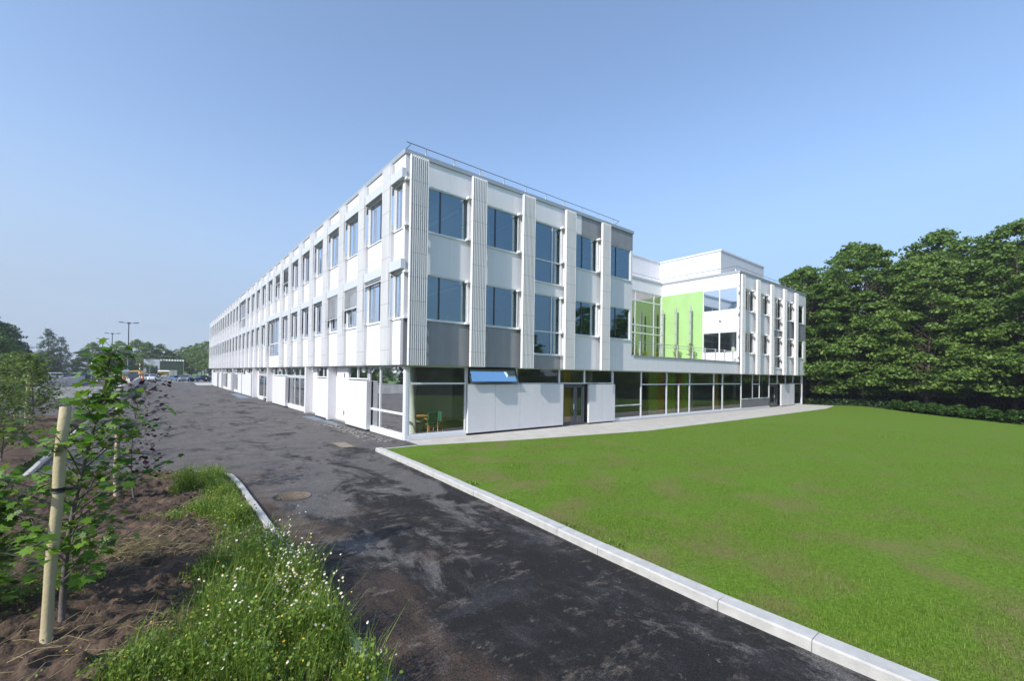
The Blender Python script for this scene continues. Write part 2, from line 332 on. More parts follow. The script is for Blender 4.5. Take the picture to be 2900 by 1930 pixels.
def wall_cells(F, mb, u0, u1, z0, z1, holes, d0=-.25, d1=0.0):
    us = sorted({u0, u1, *[h[0] for h in holes], *[h[1] for h in holes]}); us = [u for u in us if u0 <= u <= u1]
    for a, b in zip(us[:-1], us[1:]):
        um = (a+b)/2; hs = sorted([(h[2], h[3]) for h in holes if h[0] < um < h[1]]); z = z0
        for s_, e in hs:
            if s_ > z+1e-4: F.box(mb, a, b, d0, d1, z, s_)
            z = max(z, e)
        if z < z1-1e-4: F.box(mb, a, b, d0, d1, z, z1)

def window(F, u0, u1, z0, z1, mull=(), trans=(), d=-.06, fw=.055, fm='white2', gm='glass', vent=None, dark_mull=(), sill=True, name='window', t2=None, frames=True):
    """frame mesh (part) with its panes as a sub-part"""
    mb = MB(); g = MB()
    F.box(mb, u0, u1, d-.06, d+.03, z0, z0+fw); F.box(mb, u0, u1, d-.06, d+.03, z1-fw, z1)
    F.box(mb, u0, u0+fw, d-.06, d+.03, z0+fw, z1-fw); F.box(mb, u1-fw, u1, d-.06, d+.03, z0+fw, z1-fw)
    for m_ in mull: F.box(mb, m_-fw*.6, m_+fw*.6, d-.055, d+.027, z0+fw, z1-fw)
    if t2:
        for (a, b, z) in t2: F.box(mb, a, b, d-.052, d+.024, z-fw*.6, z+fw*.6)
    for z in trans: F.box(mb, u0+fw, u1-fw, d-.052, d+.024, z-fw*.6, z+fw*.6)
    F.quad(g, u0+fw*.5, u1-fw*.5, d-.015, z0+fw*.5, z1-fw*.5)
    if sill: F.box(mb, u0-.02, u1+.02, d+.03, .05, z0-.05, z0-.004)
    wo = mb.build(name, M[fm], B); g.build('glass_pane', M[gm], wo)
    if dark_mull:
        k = MB()
        for m_ in dark_mull: F.box(k, m_-.03, m_+.03, d-.07, d+.012, z0+fw, z1-fw)
        k.build('mullion', M['dgrey'], wo)
    if vent:
        v0, v1 = vent; vm = MB(); vg = MB(); dd = .10
        for a in (z0, z1-.09): F.box(vm, v0-.02, v1+.02, 0.003, dd, a, a+.09)
        F.box(vm, v0-.02, v0+.04, .003, dd, z0+.09, z1-.09); F.box(vm, v1-.04, v1+.02, .003, dd, z0+.09, z1-.09)
        F.box(vm, v0+.04, v1-.04, .003, dd-.01, z0+.09, z0+.30)
        F.quad(vg, v0+.04, v1-.04, dd-.03, z0+.30, z1-.09)
        vo = vm.build('vent_frame', M['white2'], wo); 
        vg.build('vent_pane', M[gm], wo)
    return wo

def pilaster(F, u0, u1, z0, z1, D=.39, T=.13):
    """standing fins with horizontal joints on brackets in front of the wall"""
    mb = MB(); n = 8; w_ = u1-u0
    F.box(mb, u0+.02, u1-.02, D-T, D-T+.035, z0, z1)
    for i in range(n+1):
        c = u0 + .022 + (w_-.044)*i/n
        F.box(mb, c-.020, c+.020, D-T+.035, D, z0+.002, z1-.002)
    F.box(mb, u0, u0+.018, D-T-.02, D+.004, z0, z1); F.box(mb, u1-.018, u1, D-T-.02, D+.004, z0, z1)
    o = mb.build('pilaster', M['fin'], B)
    return o
def bracket(F, mb, u0, u1, z, D=.27):
    F.box(mb, u0, u1, .02, D, z-.05, z+.05)

ZS, ZP = 3.234, 12.24
# ================= right-hand facade, near wing
L1 = 15.75
pr = [(.08+3.06*k, .88+3.04*k) for k in range(5)]
holesR = []
wins = []
for k in range(5):
    ul = .9+3.04*k
    ur = 3.18+3.04*k
    if k == 4: ur = 15.55
    for fl, (z0, z1) in enumerate(((5.2, 7.17), (9.0, 10.97))):
        za = z0
        if k == 2: za = 3.98 if fl == 0 else 7.8
        holesR.append((ul, ur, za, z1)); wins.append((k, fl, ul, ur, za, z1))
mb = MB()
grey_cells = [(0.0, .9, ZS, 5.2), (.9, 3.18, ZS, 5.2), (3.18, 3.94, ZS, 5.2), (3.94, 6.22, ZS, 5.2), (6.22, 6.98, ZS, 5.2), (6.98, 9.26, ZS, 3.98),
              (10.86, L1, 10.97, 12.05)]
wall_cells(FR, mb, 0.0, L1, ZS, 12.05, holesR + grey_cells + [(0.0, .9, 5.2, 5.2)])
mb.build('facade_wall', M['white'], B)
for g in grey_cells:
    m_ = MB(); FR.box(m_, g[0], g[1], -.25, 0 if g[0] else 0, g[2], g[3]); m_.build('grey_panel', M['grey'], B)
for (k, fl, ul, ur, za, z1) in wins:
    if k == 2: window(FR, ul, ur, za, z1, mull=(8.58,), trans=((5.2,) if fl == 0 else (9.0,)), vent=(ur+.16, ur+.60))
    elif k == 4: window(FR, ul, ur, za, z1, dark_mull=(14.1,))
    else: window(FR, ul, ur, za, z1, dark_mull=(1.70+3.04*k,) if k < 2 else (10.98,), vent=(ur+.16, ur+.60))
for a, b in pr: pilaster(FR, a, b, ZS-.02, 11.93)
mb = MB()
for k in range(5):
    for z in (5.2, 7.1, 9.05, 10.95): bracket(FR, mb, pr[k][0]-.16, pr[k][0]+.1, z)
    for z in (4.0, 5.2, 7.1, 9.05, 10.95): bracket(FR, mb, pr[k][1]-.2, pr[k][1]-.08, z)
build_each(mb, 'bracket', M['white2'], B)
# end wall of the near wing (towards the courtyard) and its glazed corner
FE = Fac((L1, 0), (0, 1), (1, 0))
mb = MB(); wall_cells(FE, mb, .25, 7.5, ZS, 12.05, [(.3, 3.2, 5.2, 7.17), (.3, 3.2, 9.0, 10.97)]); mb.build('end_wall', M['white'], B)
window(FE, .3, 3.2, 5.2, 7.17, mull=(1.75,)); window(FE, .3, 3.2, 9.0, 10.97, mull=(1.75,))

# ================= lower band and terrace parapet
mb = MB(); FR.box(mb, L1, 31.3, -.25, 0, ZS, 4.16); mb.build('parapet_band', M['white'], B)
mb = MB(); FR.box(mb, L1+.15, 31.3, -.32, .05, 4.163, 4.26); build_each(mb, 'coping', M['coping'], B)
mb = MB(); mb.box(L1, 31.25, .25, 7.5, 3.9, 4.02); mb.build('terrace_floor', M['paving'], B)

# ================= far wing, facade to the right
pf = [(30.62+.0, 31.52), (33.75, 34.68), (36.9, 37.8), (40.08, 41.02), (43.22, 44.2)]
LR = 47.7
holesF = []; wf = []
bays = [(31.9, 34.0), (34.9, 37.1), (38.1, 40.2), (41.3, 43.4), (44.5, 47.4)]
bx = [(32.0, 34.9), (34.95, 38.1), (38.25, 40.9), (41.4, 44.5), (45.0, 46.98)]
for k, (a, b) in enumerate([(31.95, 34.3), (35.0, 37.5), (38.1, 40.75), (41.4, 43.95), (44.6, 46.95)]):
    for fl, (z0, z1) in enumerate(((5.05, 7.0), (8.82, 10.80))):
        za = z0
        if k == 2: za = 3.85 if fl == 0 else 7.62
        holesF.append((a, b, za, z1)); wf.append((k, fl, a, b, za, z1))
greyF = [(38.1, 40.75, 7.0, 7.62), (41.4, 43.95, 7.0, 8.82), (43.95, 44.6, 7.0, 8.82), (44.6, LR, 7.0, 8.82)]
mb = MB(); wall_cells(FR, mb, 31.3, LR, ZS, 12.05, holesF + greyF); mb.build('facade_wall', M['white'], B)
for g in greyF:
    m_ = MB(); FR.box(m_, g[0], g[1], -.25, 0, g[2], g[3]); m_.build('grey_panel', M['grey'], B)
for (k, fl, a, b, za, z1) in wf:
    tr = () if k != 2 else ((5.05,) if fl == 0 else (8.82,))
    window(FR, a, b, za, z1, mull=(a+(b-a)*.62,) if k < 4 else (), trans=tr, vent=(b+.12, b+.62) if k < 4 else None, gm='glassg', fw=.10)
for a, b in pf: pilaster(FR, a+.27, b, ZS-.02, 11.8)
mb = MB()
for a, b in pf:
    for z in (5.1, 6.95, 8.87, 10.75): bracket(FR, mb, a-.15, a+.1, z)
build_each(mb, 'bracket', M['white2'], B)
mb = MB(); mb.box(LR-.25, LR, .25, 16, 0, 12.05); mb.build('end_wall', M['white'], B)

# ================= courtyard side wall (faces left) with green render and windows
mb = MB(); wall_cells(FS, mb, 0.0, 7.52, 4.02, 12.05, [(.15, 3.3, 5.05, 6.98), (.15, 3.3, 8.85, 10.85), (3.3, 7.52, 4.02, 10.9)], d0=-.25)
mb.build('courtyard_wall', M['white'], B)
mb = MB(); FS.box(mb, 3.3, 7.52, -.25, .004, 4.02, 10.9); mb.build('green_wall', M['green'], B)
window(FS, .15, 3.3, 5.05, 6.98, mull=(1.75,), sill=False, fw=.09, gm='glassg'); window(FS, .15, 3.3, 8.85, 10.85, mull=(1.75,), sill=False, fw=.09, gm='glassl')
mb = MB(); 
for i in range(9):
    t = i*math.pi/16; 
mb.tube([FS.pt(1.64, 0, 7.98), FS.pt(1.64, .05, 7.98), FS.pt(1.64, .13, 7.98)], [.17, .16, .06], 14); mb.build('wall_lamp', M['petal'], B)
# ================= courtyard back wall (faces us) : glazed
mb = MB(); wall_cells(FB, mb, 15.5, 31.25, 4.02, 12.05, [(16.5, 31.2, 4.1, 10.98)]); mb.build('courtyard_wall', M['white'], B)
window(FB, 16.5, 31.2, 4.1, 10.98, mull=(17.9, 20.9, 23.9, 26.85, 29.93), trans=(7.0, 7.75, 10.07), fw=.09, gm='glassr', sill=False, name='curtain_wall')

# ================= left-hand facade
LL = 86.4
uk = [1.03+2.99*k for k in range(29)]
holesL = [(.2, .97, 5.2, 7.17), (.2, .97, 9.0, 10.97)]; wl = [(0, 0, .2, .97, 5.2, 7.17), (0, 1, .2, .97, 9.0, 10.97)]
strips = []
for k in range(29):
    a = uk[k]+.90 if k < 28 else uk[k]+.82; b = uk[k]+2.99-.07 if k < 28 else LL-.25
    for fl, (z0, z1) in enumerate(((5.2, 7.17), (9.0, 10.97))):
        if fl == 0 and k in (7, 8): continue
        if fl == 1 and k in (13, 14): continue
        holesL.append((a, b, z0, z1)); wl.append((k+1, fl, a, b, z0, z1))
big = [(uk[7]+1.1, uk[9]-.07, 4.15, 7.30, 0), (uk[13]+1.1, uk[15]-.07, 8.05, 11.1, 1)]
for a, b, z0, z1, fl in big: holesL.append((a, b, z0, z1))
mb = MB(); wall_cells(FL, mb, 0.25, LL, ZS, 12.05, [(max(h[0], .25), h[1], h[2], h[3]) for h in holesL])
FL.box(mb, 0.25, .2501, -.25, 0, ZS, ZS+.01)
mb.build('facade_wall', M['white'], B)
def side_vent(parent, k, z0, z1, D=.15):
    u = uk[k]; m = MB()
    for za, zb in ((z0-.02, z0+.06), (z1-.08, z1)): FL.box(m, u-.03, u+.05, .003, D, za, zb)
    FL.box(m, u-.02, u+.03, .003, .028, z0+.06, z1-.08); FL.box(m, u-.02, u+.03, D-.025, D, z0+.06, z1-.08); FL.box(m, u-.01, u+.02, .03, D-.027, z0+.06, z0+.30)
    o = m.build('vent_frame', M['white2'], parent); q = MB(); q.add([FL.pt(u+.005, .028, z0+.30), FL.pt(u+.005, D-.025, z0+.30), FL.pt(u+.005, D-.025, z1-.08), FL.pt(u+.005, .028, z1-.08)], [(0, 1, 2, 3)]); q.build('vent_pane', M['glassl'], parent)
for (k, fl, a, b, z0, z1) in wl:
    wo = window(FL, a, b, z0, z1, gm='glassl', dark_mull=() if k == 0 else (a+.75,), fw=.06, sill=True); side_vent(wo, k, z0, z1) if k < 29 else None
for a, b, z0, z1, fl in big:
    zt = 5.3 if fl == 0 else 9.2
    window(FL, a, b, z0, z1, gm='glassl', mull=(a+1.2, a+2.6, a+3.6), trans=(zt,), fw=.07, vent=None, sill=False)
# pale side plates closing the pilasters towards the wall
for k in range(29):
    for z0, z1 in ((ZS-.02, 5.17), (7.18, 8.97), (10.98, 11.93)):
        mb = MB()
        if k == 8 and z1 < 7.9: continue
        if k == 14 and z0 > 7.9: continue
        n = max(1, round((z1-z0)/.98)); h = (z1-z0)/n
        for i in range(n): FL.box(mb, uk[k]+.002, uk[k]+.03, .003, .15, z0+i*h+.008, z0+(i+1)*h-.008)
        FL.box(mb, uk[k]+.012, uk[k]+.022, .004, .149, z0, z1)
        mb.build('side_plate', M['offwhite'], B)
for k in range(29):
    if k == 8: pilaster(FL, uk[k], uk[k]+.80, 7.9, 11.93, .24, .09)
    elif k == 14: pilaster(FL, uk[k], uk[k]+.80, ZS-.02, 7.9, .24, .09)
    else: pilaster(FL, uk[k], uk[k]+.80, ZS-.02, 11.93, .24, .09)
# blind casings above each window between the pilasters
casings = MB()
def casing(u0, u1, z): FL.box(casings, u0, u1, .003, .20, z, z+.40)
slats = MB()
for fl, z in ((0, 7.22), (1, 10.99)):
    casing(-.12, 1.05, z)
    for k in range(29):
        if fl == 0 and k in (7, 8): continue
        if fl == 1 and k in (13, 14): continue
        casing(uk[k]+.83, (uk[k+1]-.01) if k < 28 else LL-.3, z)
casing(uk[7]+.83, uk[9]-.01, 7.36); casing(uk[13]+.83, uk[15]-.01, 11.16)
build_each(casings, 'blind_casing', M['casing'], B)
def blind(k, fl, drop, parent=B):
    mb = MB(); z1 = 7.21 if fl == 0 else 10.98
    n = int(drop/.10)
    for i in range(n):
        z = z1-.05-.10*i; p = [FL.pt(uk[k]+.84, .10, z+.035), FL.pt(uk[k+1]-.03, .10, z+.035), FL.pt(uk[k+1]-.03, .17, z-.03), FL.pt(uk[k]+.84, .17, z-.03)]
        mb.add(p, [(0, 1, 2, 3)])
    FL.box(mb, uk[k]+.86, uk[k+1]-.03, .10, .15, z1-drop-.04, z1-drop)
    o = mb.build('venetian_blind', M['louvre'], B); return o
blind(1, 0, 1.0); blind(2, 0, 1.25); blind(6, 1, 1.1); blind(7, 1, .7); blind(0, 0, .15)
# copings
mb = MB()
FL.box(mb, -.06, LL+.06, -.35, .06, 12.053, ZP); FR.box(mb, .35, L1+.06, -.35, .06, 12.053, ZP-.002)
mb.box(L1-.3, L1+.06, .35, 7.5, 12.053, ZP-.004)
FR.box(mb, 31.2, LR+.06, -.35, .06, 12.053, ZP); FB.box(mb, L1, 31.2, -.35, .06, 12.053, ZP-.002); FS.box(mb, .35, 7.5, -.3, .06, 12.053, ZP-.003)
mb.box(LR-.3, LR+.06, .35, 16, 12.053, ZP-.004)
build_each(mb, 'coping', M['coping'], B)

# ================= interiors, slabs, roofs
mb = MB()
mb.box(.36, 15.4, .36, LL-.3, 11.05, 11.9); mb.box(15.5, 47.3, 7.8, 16, 11.05, 11.9); mb.box(31.55, 47.4, .36, 7.79, 11.05, 11.9)
build_each(mb, 'roof_slab', M['ceil'], B)
mb = MB()
for z0, z1 in ((7.25, 7.7), (3.26, 3.86)):
    mb.box(.3, 15.45, .3, LL-.3, z0, z1); mb.box(15.5, 47.3, 7.8, 16, z0, z1); mb.box(31.55, 47.4, .3, 7.79, z0, z1)
mb.box(15.4, 31.5, .3, 7.79, 3.26, 3.86)
build_each(mb, 'floor_slab', M['ceil'], B)
mb = MB(); mb.box(.33, 47.3, .33, 16, .02, .10); mb.box(.6, 15.4, 16, LL-.3, .02, .10); build_each(mb, 'ground_slab', M['infloor'], B)
mb = MB()
mb.box(6.2, 6.35, 6.2, LL-.5, .1, 11.04)
for y in (16.1, 22.1, 31.1, 40.1, 52.1, 64.1, 76.1): mb.box(.7, 6.19, y, y+.12, .1, 11.04)
mb.box(6.36, 31.3, 6.2, 6.35, .1, 3.25); mb.box(31.56, 47.3, 6.5, 6.65, .1, 11.04)
mb.box(6.36, 15.4, 6.2, 6.35, 3.87, 11.04); mb.box(15.5, 31.4, 14.0, 14.15, 3.87, 11.04)
mb.box(5.2, 5.3, 1.2, 6.19, 3.87, 11.04); mb.box(10.2, 10.3, 1.2, 6.19, .1, 11.04); mb.box(40.6, 40.7, 1.2, 6.49, .1, 11.04)
mb.box(15.4, 15.5, 7.8, 13.9, 3.87, 11.04); mb.box(31.4, 31.5, 7.8, 13.9, 3.87, 11.04)
mb.box(.31, 15.4, LL-.4, LL-.25, .1, 12.0); mb.box(.31, .45, LL-3, LL-.4, .1, 3.2)
build_each(mb, 'interior_wall', M['inwall'], B)
mb = MB()
for x in (1.05, 7.1, 13.1, 19.0, 25.4, 33.0, 39.0, 45.0):
    mb2 = MB(); mb2.tube([(x, 1.25, .1), (x, 1.25, 3.25)], .22, 20); 
    if x in (1.05, 33.0, 39.0, 45.0, 7.1, 13.1): mb2.tube([(x, 1.25, 3.87), (x, 1.25, 11.04)], .18, 16)
    mb2.build('column', M['column'], B)
mb = MB()
for z in (7.22, 11.03):
    for x in (1.8, 3.4, 6.6, 9.0, 12.4, 14.4): mb.box(x, x+.25, 1.4, 5.6, z-.07, z)
build_each(mb, 'ceiling_light', M['petal'], B)
# office furniture against the panes
mb = MB()
for x in (1.9, 5.2): mb.box(x, x+1.4, .9, 1.6, 9.0-.02, 9.0+.05); mb.box(x, x+.04, .9, 1.5, 7.71, 8.98); mb.box(x+1.3, x+1.34, .9, 1.5, 7.71, 8.98)
mb.box(4.9, 5.9, 4.6, 5.0, 3.87, 6.2); mb.box(1.95, 2.5, 1.0, 1.03, 9.1, 9.4); mb.box(2.9, 3.0, .8, .84, 9.06, 9.35)
mb.build('office_desk', M['petal'], B)

# ================= ground floor, right-hand side (plane y=.3)
def gbox(mb, u0, u1, z0, z1, d0=-.36, d1=-.27): FR.box(mb, u0, u1, d0, d1, z0, z1)
def gwin(u0, u1, z0, z1, **k): return window(FR, u0, u1, z0, z1, d=-.31, sill=False, gm='glassg', **k)
mb = MB(); gbox(mb, .3, .42, .02, ZS); FL.box(mb, .302, .42, -.42, -.27, .02, ZS-.003); build_each(mb, 'corner_post', M['white2'], B)
mb = MB(); gbox(mb, .43, 3.36, .02, .2, -.4, -.25); gbox(mb, 14.25, 38.6, .02, .17, -.4, -.25); gbox(mb, 44.95, 47.4, .0, .12, -.4, -.25); build_each(mb, 'plinth_sill', M['white2'], B)
gwin(.42, 3.34, .2, ZS, trans=(2.44,), fw=.07)
gwin(6.4, 9.5, 2.40, ZS, fm='white2', fw=.05)
gwin(9.5, 11.6, 2.40, ZS, fw=.06); gwin(11.6, 14.2, 2.40, ZS, fw=.06)
gwin(14.25, 17.28, .17, ZS, trans=(1.0,), fw=.06)
for u0, u1, ms in ((17.28, 20.38, ()), (20.38, 23.55, (22.0,)), (23.55, 27.35, ()), (27.35, 28.87, ()), (28.87, 32.42, ())):
    wo = gwin(u0, u1, .17, ZS, trans=(2.34,), fw=.06)
    if ms:
        k = MB(); gbox(k, ms[0]-.04, ms[0]+.04, .22, 2.3, -.37, -.265); k.build('mullion', M['white2'], wo)
gwin(32.42, 38.6, .95, ZS, mull=(34.77, 36.3), t2=[(34.8, 36.27, 2.3)], fw=.06)
mb = MB(); gbox(mb, 32.5, 38.55, .18, .95, -.35, -.29); mb.build('spandrel_panel', M['spandrel'], B)
gwin(38.6, 40.6, 2.3, ZS, fw=.05); gwin(40.6, 42.8, 2.3, ZS, fw=.05); gwin(42.8, 44.9, 2.3, ZS, fw=.05)
gwin(44.9, 47.4, .1, ZS, trans=(2.3,), fw=.06)
# tilted-open top light
o_ = MB(); zt, zb = 3.16, 2.46; dt, db = -.30, -.02
def slant(mb, u0, u1, a, b, th=.03):
    pa = lambda u, t, off: FR.pt(u, dt+(db-dt)*t+off*.9, zt+(zb-zt)*t+off*.36)
    vs = [pa(u0, a, 0), pa(u1, a, 0), pa(u1, b, 0), pa(u0, b, 0), pa(u0, a, th), pa(u1, a, th), pa(u1, b, th), pa(u0, b, th)]
    mb.add(vs, [(0, 3, 2, 1), (4, 5, 6, 7), (0, 1, 5, 4), (1, 2, 6, 5), (2, 3, 7, 6), (3, 0, 4, 7)])
for a in ((3.42, 6.32, 0, .09), (3.42, 6.32, .9, 1), (3.42, 3.50, .09, .9), (6.24, 6.32, .09, .9)): slant(o_, *a)
tw = o_.build('tilted_window', M['dgrey'], B); g_ = MB(); slant(g_, 3.5, 6.24, .09, .9, .006); g_.build('glass_pane', M['glass'], tw)
mb = MB(); gbox(mb, 3.36, 3.42, 2.4, ZS); gbox(mb, 6.33, 6.4, 2.4, ZS); gbox(mb, 3.42, 6.33, 2.38, 2.44); build_each(mb, 'window_frame', M['white2'], B)
# white panels standing proud
for g in [(3.36, 4.95), (4.965, 6.53), (6.545, 8.07), (8.085, 9.68)]:
    mb = MB(); FR.box(mb, g[0], g[1], -.26, -.13, .12, 2.385); mb.build('wall_panel', M['panel'], B)
for g in [(11.85, 13.02), (13.035, 14.28)]:
    mb = MB(); FR.box(mb, g[0], g[1], -.26, -.13, .1, 2.36); mb.build('wall_panel', M['panel'], B)
for g in [(41.25, 43.0), (43.015, 44.85)]:
    mb = MB(); FR.box(mb, g[0], g[1], -.26, -.13, .08, 2.26); mb.build('wall_panel', M['panel'], B)
mb = MB(); FR.box(mb, 3.4, 9.66, -.38, -.2, .01, .118); FR.box(mb, 11.9, 14.2, -.38, -.2, .01, .098); FR.box(mb, 41.3, 44.8, -.38, -.2, .01, .078); FR.box(mb, 14.4, 38.5, -.30, -.2, 0.0, .02)
mb.box(.5, 6, .5, 5.5, .1, .11)
FL.box(mb, 4.2, 7.0, -.38, -.1, .01, .098); FL.box(mb, 10.6, 12.88, -.38, -.1, .01, .098); FL.box(mb, 21.4, 26.4, -.38, -.1, .01, .098)
build_each(mb, 'base_gap', M['black'], B)
def door(F, u0, u1, z1, leaf, d=-.32, m='dgrey', g=True):
    mb = MB(); F.box(mb, u0, u0+.07, d-.03, d+.05, .05, z1); F.box(mb, u1-.07, u1, d-.03, d+.05, .05, z1); F.box(mb, u0+.07, u1-.07, d-.03, d+.05, z1-.08, z1)
    fo = mb.build('door', M[m], B); us = [u0+.07]+list(leaf)+[u1-.07]
    for a, b in zip(us[:-1], us[1:]):
        k = MB(); w_ = .12
        F.box(k, a+.005, a+w_, d-.02, d+.03, .06, z1-.085); F.box(k, b-w_, b-.005, d-.02, d+.03, .06, z1-.085)
        F.box(k, a+w_, b-w_, d-.02, d+.03, .06, .22); F.box(k, a+w_, b-w_, d-.02, d+.03, z1-.2, z1-.085)
        lo = k.build('door_leaf', M[m], fo)
        q = MB(); F.quad(q, a+w_, b-w_, d, .22, z1-.2); q.build('glass_pane', M['glassg'], fo)
    h = MB(); F.box(h, leaf[0]-.18, leaf[0]-.15, d+.04, d+.09, .95, 1.25); h.build('handle', M['alu'], fo)
door(FR, 9.72, 11.58, 2.38, (10.85,)); door(FR, 38.65, 40.6, 2.28, (40.0,))
# curtains
def curtain(u0, u1, m, y=.44):
    mb = MB(); n = int((u1-u0)*24); vs = []; fs = []
    for i in range(n+1):
        u = u0+(u1-u0)*i/n; yy = y+.04*math.sin(u*23)+.02*math.sin(u*51+1)
        vs += [(u, yy, .15), (u, yy+.02*math.sin(u*9), 3.2)]
        if i: fs.append((2*i-2, 2*i, 2*i+1, 2*i-1))
    mb.add(vs, fs, True); mb.build('curtain', M[m], B)
for a in ((18.4, 19.5, 'curtg'), (19.5, 20.25, 'curto'), (20.6, 21.75, 'curtg'), (22.1, 22.7, 'curto'), (22.7, 23.5, 'curtg'), (27.5, 28.5, 'curto'), (10.0, 10.55, 'curto'), (29.2, 29.6, 'curtg')): curtain(*a)

# ================= ground floor, left-hand side
def lwin(u0, u1, z0, z1, **k): return window(FL, u0, u1, z0, z1, d=-.31, sill=False, gm='glassg', **k)
lwin(.42, 4.4, .22, ZS, mull=(3.0,), trans=(1.12,), fw=.08)
mb = MB(); FL.box(mb, .43, 4.42, -.4, -.25, .02, .22)
for a, b in ((16.5, 22.4), (32.0, 34.7), (50.2, 53.4), (58.6, 66.4)): FL.box(mb, a, b, -.4, -.25, .02, .28)
build_each(mb, 'plinth_sill', M['white2'], B)
for u0, u1, m_ in ((4.5, 7.45, (6.0,)), (11.2, 13.5, (12.1,)), (15.9, 22.5, (18.0, 19.6)), (22.5, 27.3, (24.2, 25.7)), (29.8, 34.7, (32.0,)), (37.0, 42, (38.7, 40.2)), (45.5, 58.5, (47.5, 49.4, 51.4, 53.4, 56)), (60, 80, (63, 66, 69, 72, 75, 77.5))):
    lwin(u0, u1, 2.52, ZS, mull=m_, fw=.07)
for u0, u1, m_ in ((15.9, 22.5, (18.0, 19.6)), (29.8, 34.7, (32.0,)), (48.4, 53.4, (50.2, 51.8)), (58.8, 66.5, (61, 63.8)), (80.1, 83.2, ())):
    lwin(u0, u1, .28, 2.48, mull=m_, fw=.07)
def panel(u0, u1, z1=2.47, d=-.05, z0=.1, m='panel'):
    mb = MB(); FL.box(mb, u0, u1, -.28, d, z0, z1); mb.build('wall_panel', M[m], B)
for a in ((4.05, 7.1), (10.55, 11.75), (11.765, 12.9), (21.5, 26.5), (38.0, 41.2), (41.215, 44.6), (45.3, 48.3), (54.8, 58.8), (66.7, 70.1), (73.2, 80)): panel(*a)
# niches with side walls and doors
mb = MB()
for u0, u1 in ((7.45, 10.2), (13.5, 15.3), (27.3, 28.9), (34.7, 37.0), (42, 45.4)):
    FL.box(mb, u0, u1, -.60, -.52, .03, ZS-.002)
build_each(mb, 'niche_wall', M['white'], B)
mb = MB()
for u in (10.2, 15.3, 28.85, 36.9, 53.6, 66.5, 70.15): FL.box(mb, u, u+.35, -.52, -.04, .03, ZS-.004)
for u in (7.32, 13.38, 27.2, 34.72): FL.box(mb, u, u+.12, -.52, -.27, .03, ZS-.004)
build_each(mb, 'niche_jamb', M['panel'], B)
def flush_door(u0, u1, um):
    mb = MB(); FL.box(mb, u0, um-.008, -.515, -.47, .08, 3.12); FL.box(mb, um+.008, u1, -.515, -.47, .08, 3.12); d = mb.build('flush_door', M['white'], B)
    for z in (.55, 2.7):
        k = MB(); FL.box(k, um-.04, um+.04, -.469, -.44, z-.12, z+.12); k.build('hinge', M['dgrey'], d)
flush_door(7.5, 9.9, 8.6); flush_door(42.2, 45.2, 43.8)
# flood lights under the soffit
for u in (1.1, 4.7, 14.1, 24.0, 33.2, 44, 54, 62, 70, 78):
    p = FL.pt(u, -.16, 3.06); mb = MB(); d = Vector((-.55, -.62, -.56)).normalized(); q = Vector(p)
    mb.tube([q-d*.14, q-d*.10, q+d*.02, q+d*.14], [.04, .075, .085, .115], 14)
    mb.tube([(p[0]+.06, p[1]+.05, 3.225), (p[0]+.03, p[1]+.03, 3.03)], .018, 8)
    mb.build('flood_light', M['white2'], B)

# ================= roof: railings, penthouse
def rail_run(pts, post_pts, z0, z1, name='roof_railing', low=None):
    mb = MB(); mb.tube([(p[0], p[1], z1) for p in pts], .017, 6); o = mb.build(name, M['cable'], B)
    k = MB()
    for x, y in post_pts: k.tube([(x, y, z0), (x, y, z1+.02)], [.055, .022], 8)
    k.build('post', M['rail'], o)
    if low:
        q = MB(); q.tube([(p[0], p[1], low) for p in pts], .014, 6); q.build('rail', M['rail'], o)
rail_run([(.31, .6), (.53, .6), (15.1, .6)], [(1.24+1.468*k, .6) for k in range(10)], 12.2, 12.9)
mb = MB(); mb.tube([(.31, .6, 12.6), (.53, .6, 12.9)], .017, 6); mb.tube([(15.1, .6, 12.9), (14.6, .6, 12.55)], .015, 6); mb.build('roof_railing', M['cable'], B)
rail_run([(31.9, .6), (46.3, .6)], [(31.9+1.44*k, .6) for k in range(11)], 12.2, 12.83)
rail_run([(31.8, .6), (31.8, 8.1), (24, 8.1)], [(31.8, .6+1.5*k) for k in range(6)]+[(30.3-1.5*k, 8.1) for k in range(4)], 12.2, 12.8, low=12.5)
PH = MB(); PH.box(34, 43.99, 2.95, 14, 11.95, 15.1); ph = PH.build('penthouse', M['clad'], B)
mb = MB(); mb.box(33.93, 44.06, 2.88, 14.07, 15.103, 15.24); mb.build('roof_trim', M['white2'], ph)
PH = MB(); PH.box(24, 32.85, 9.55, 16, 11.95, 15.12); PH.box(32.85, 33.99, 9.55, 14, 11.95, 15.12); p2 = PH.build('penthouse', M['white'], B)
mb = MB(); mb.box(23.9, 32.9, 9.48, 16.1, 15.123, 15.24); mb.box(32.9, 33.92, 9.48, 14.0, 15.123, 15.24); mb.build('roof_trim', M['white2'], p2)

# ================= terrace railing
mb = MB(); mb.tube([(16.0, .16, 5.14), (30.4, .16, 5.14)], .022, 8); o = mb.build('terrace_railing', M['rail'], B)
k = MB(); k.tube([(16.0, .16, 4.95), (30.4, .16, 4.95)], .014, 6); k.build('rail', M['rail'], o)
for x in (16.9, 19.3, 21.5, 23.7, 25.6, 27.3, 28.9, 30.4):
    k = MB(); k.box(x-.03, x+.03, .11, .21, 4.26, 5.2); k.build('post', M['rail'], o)
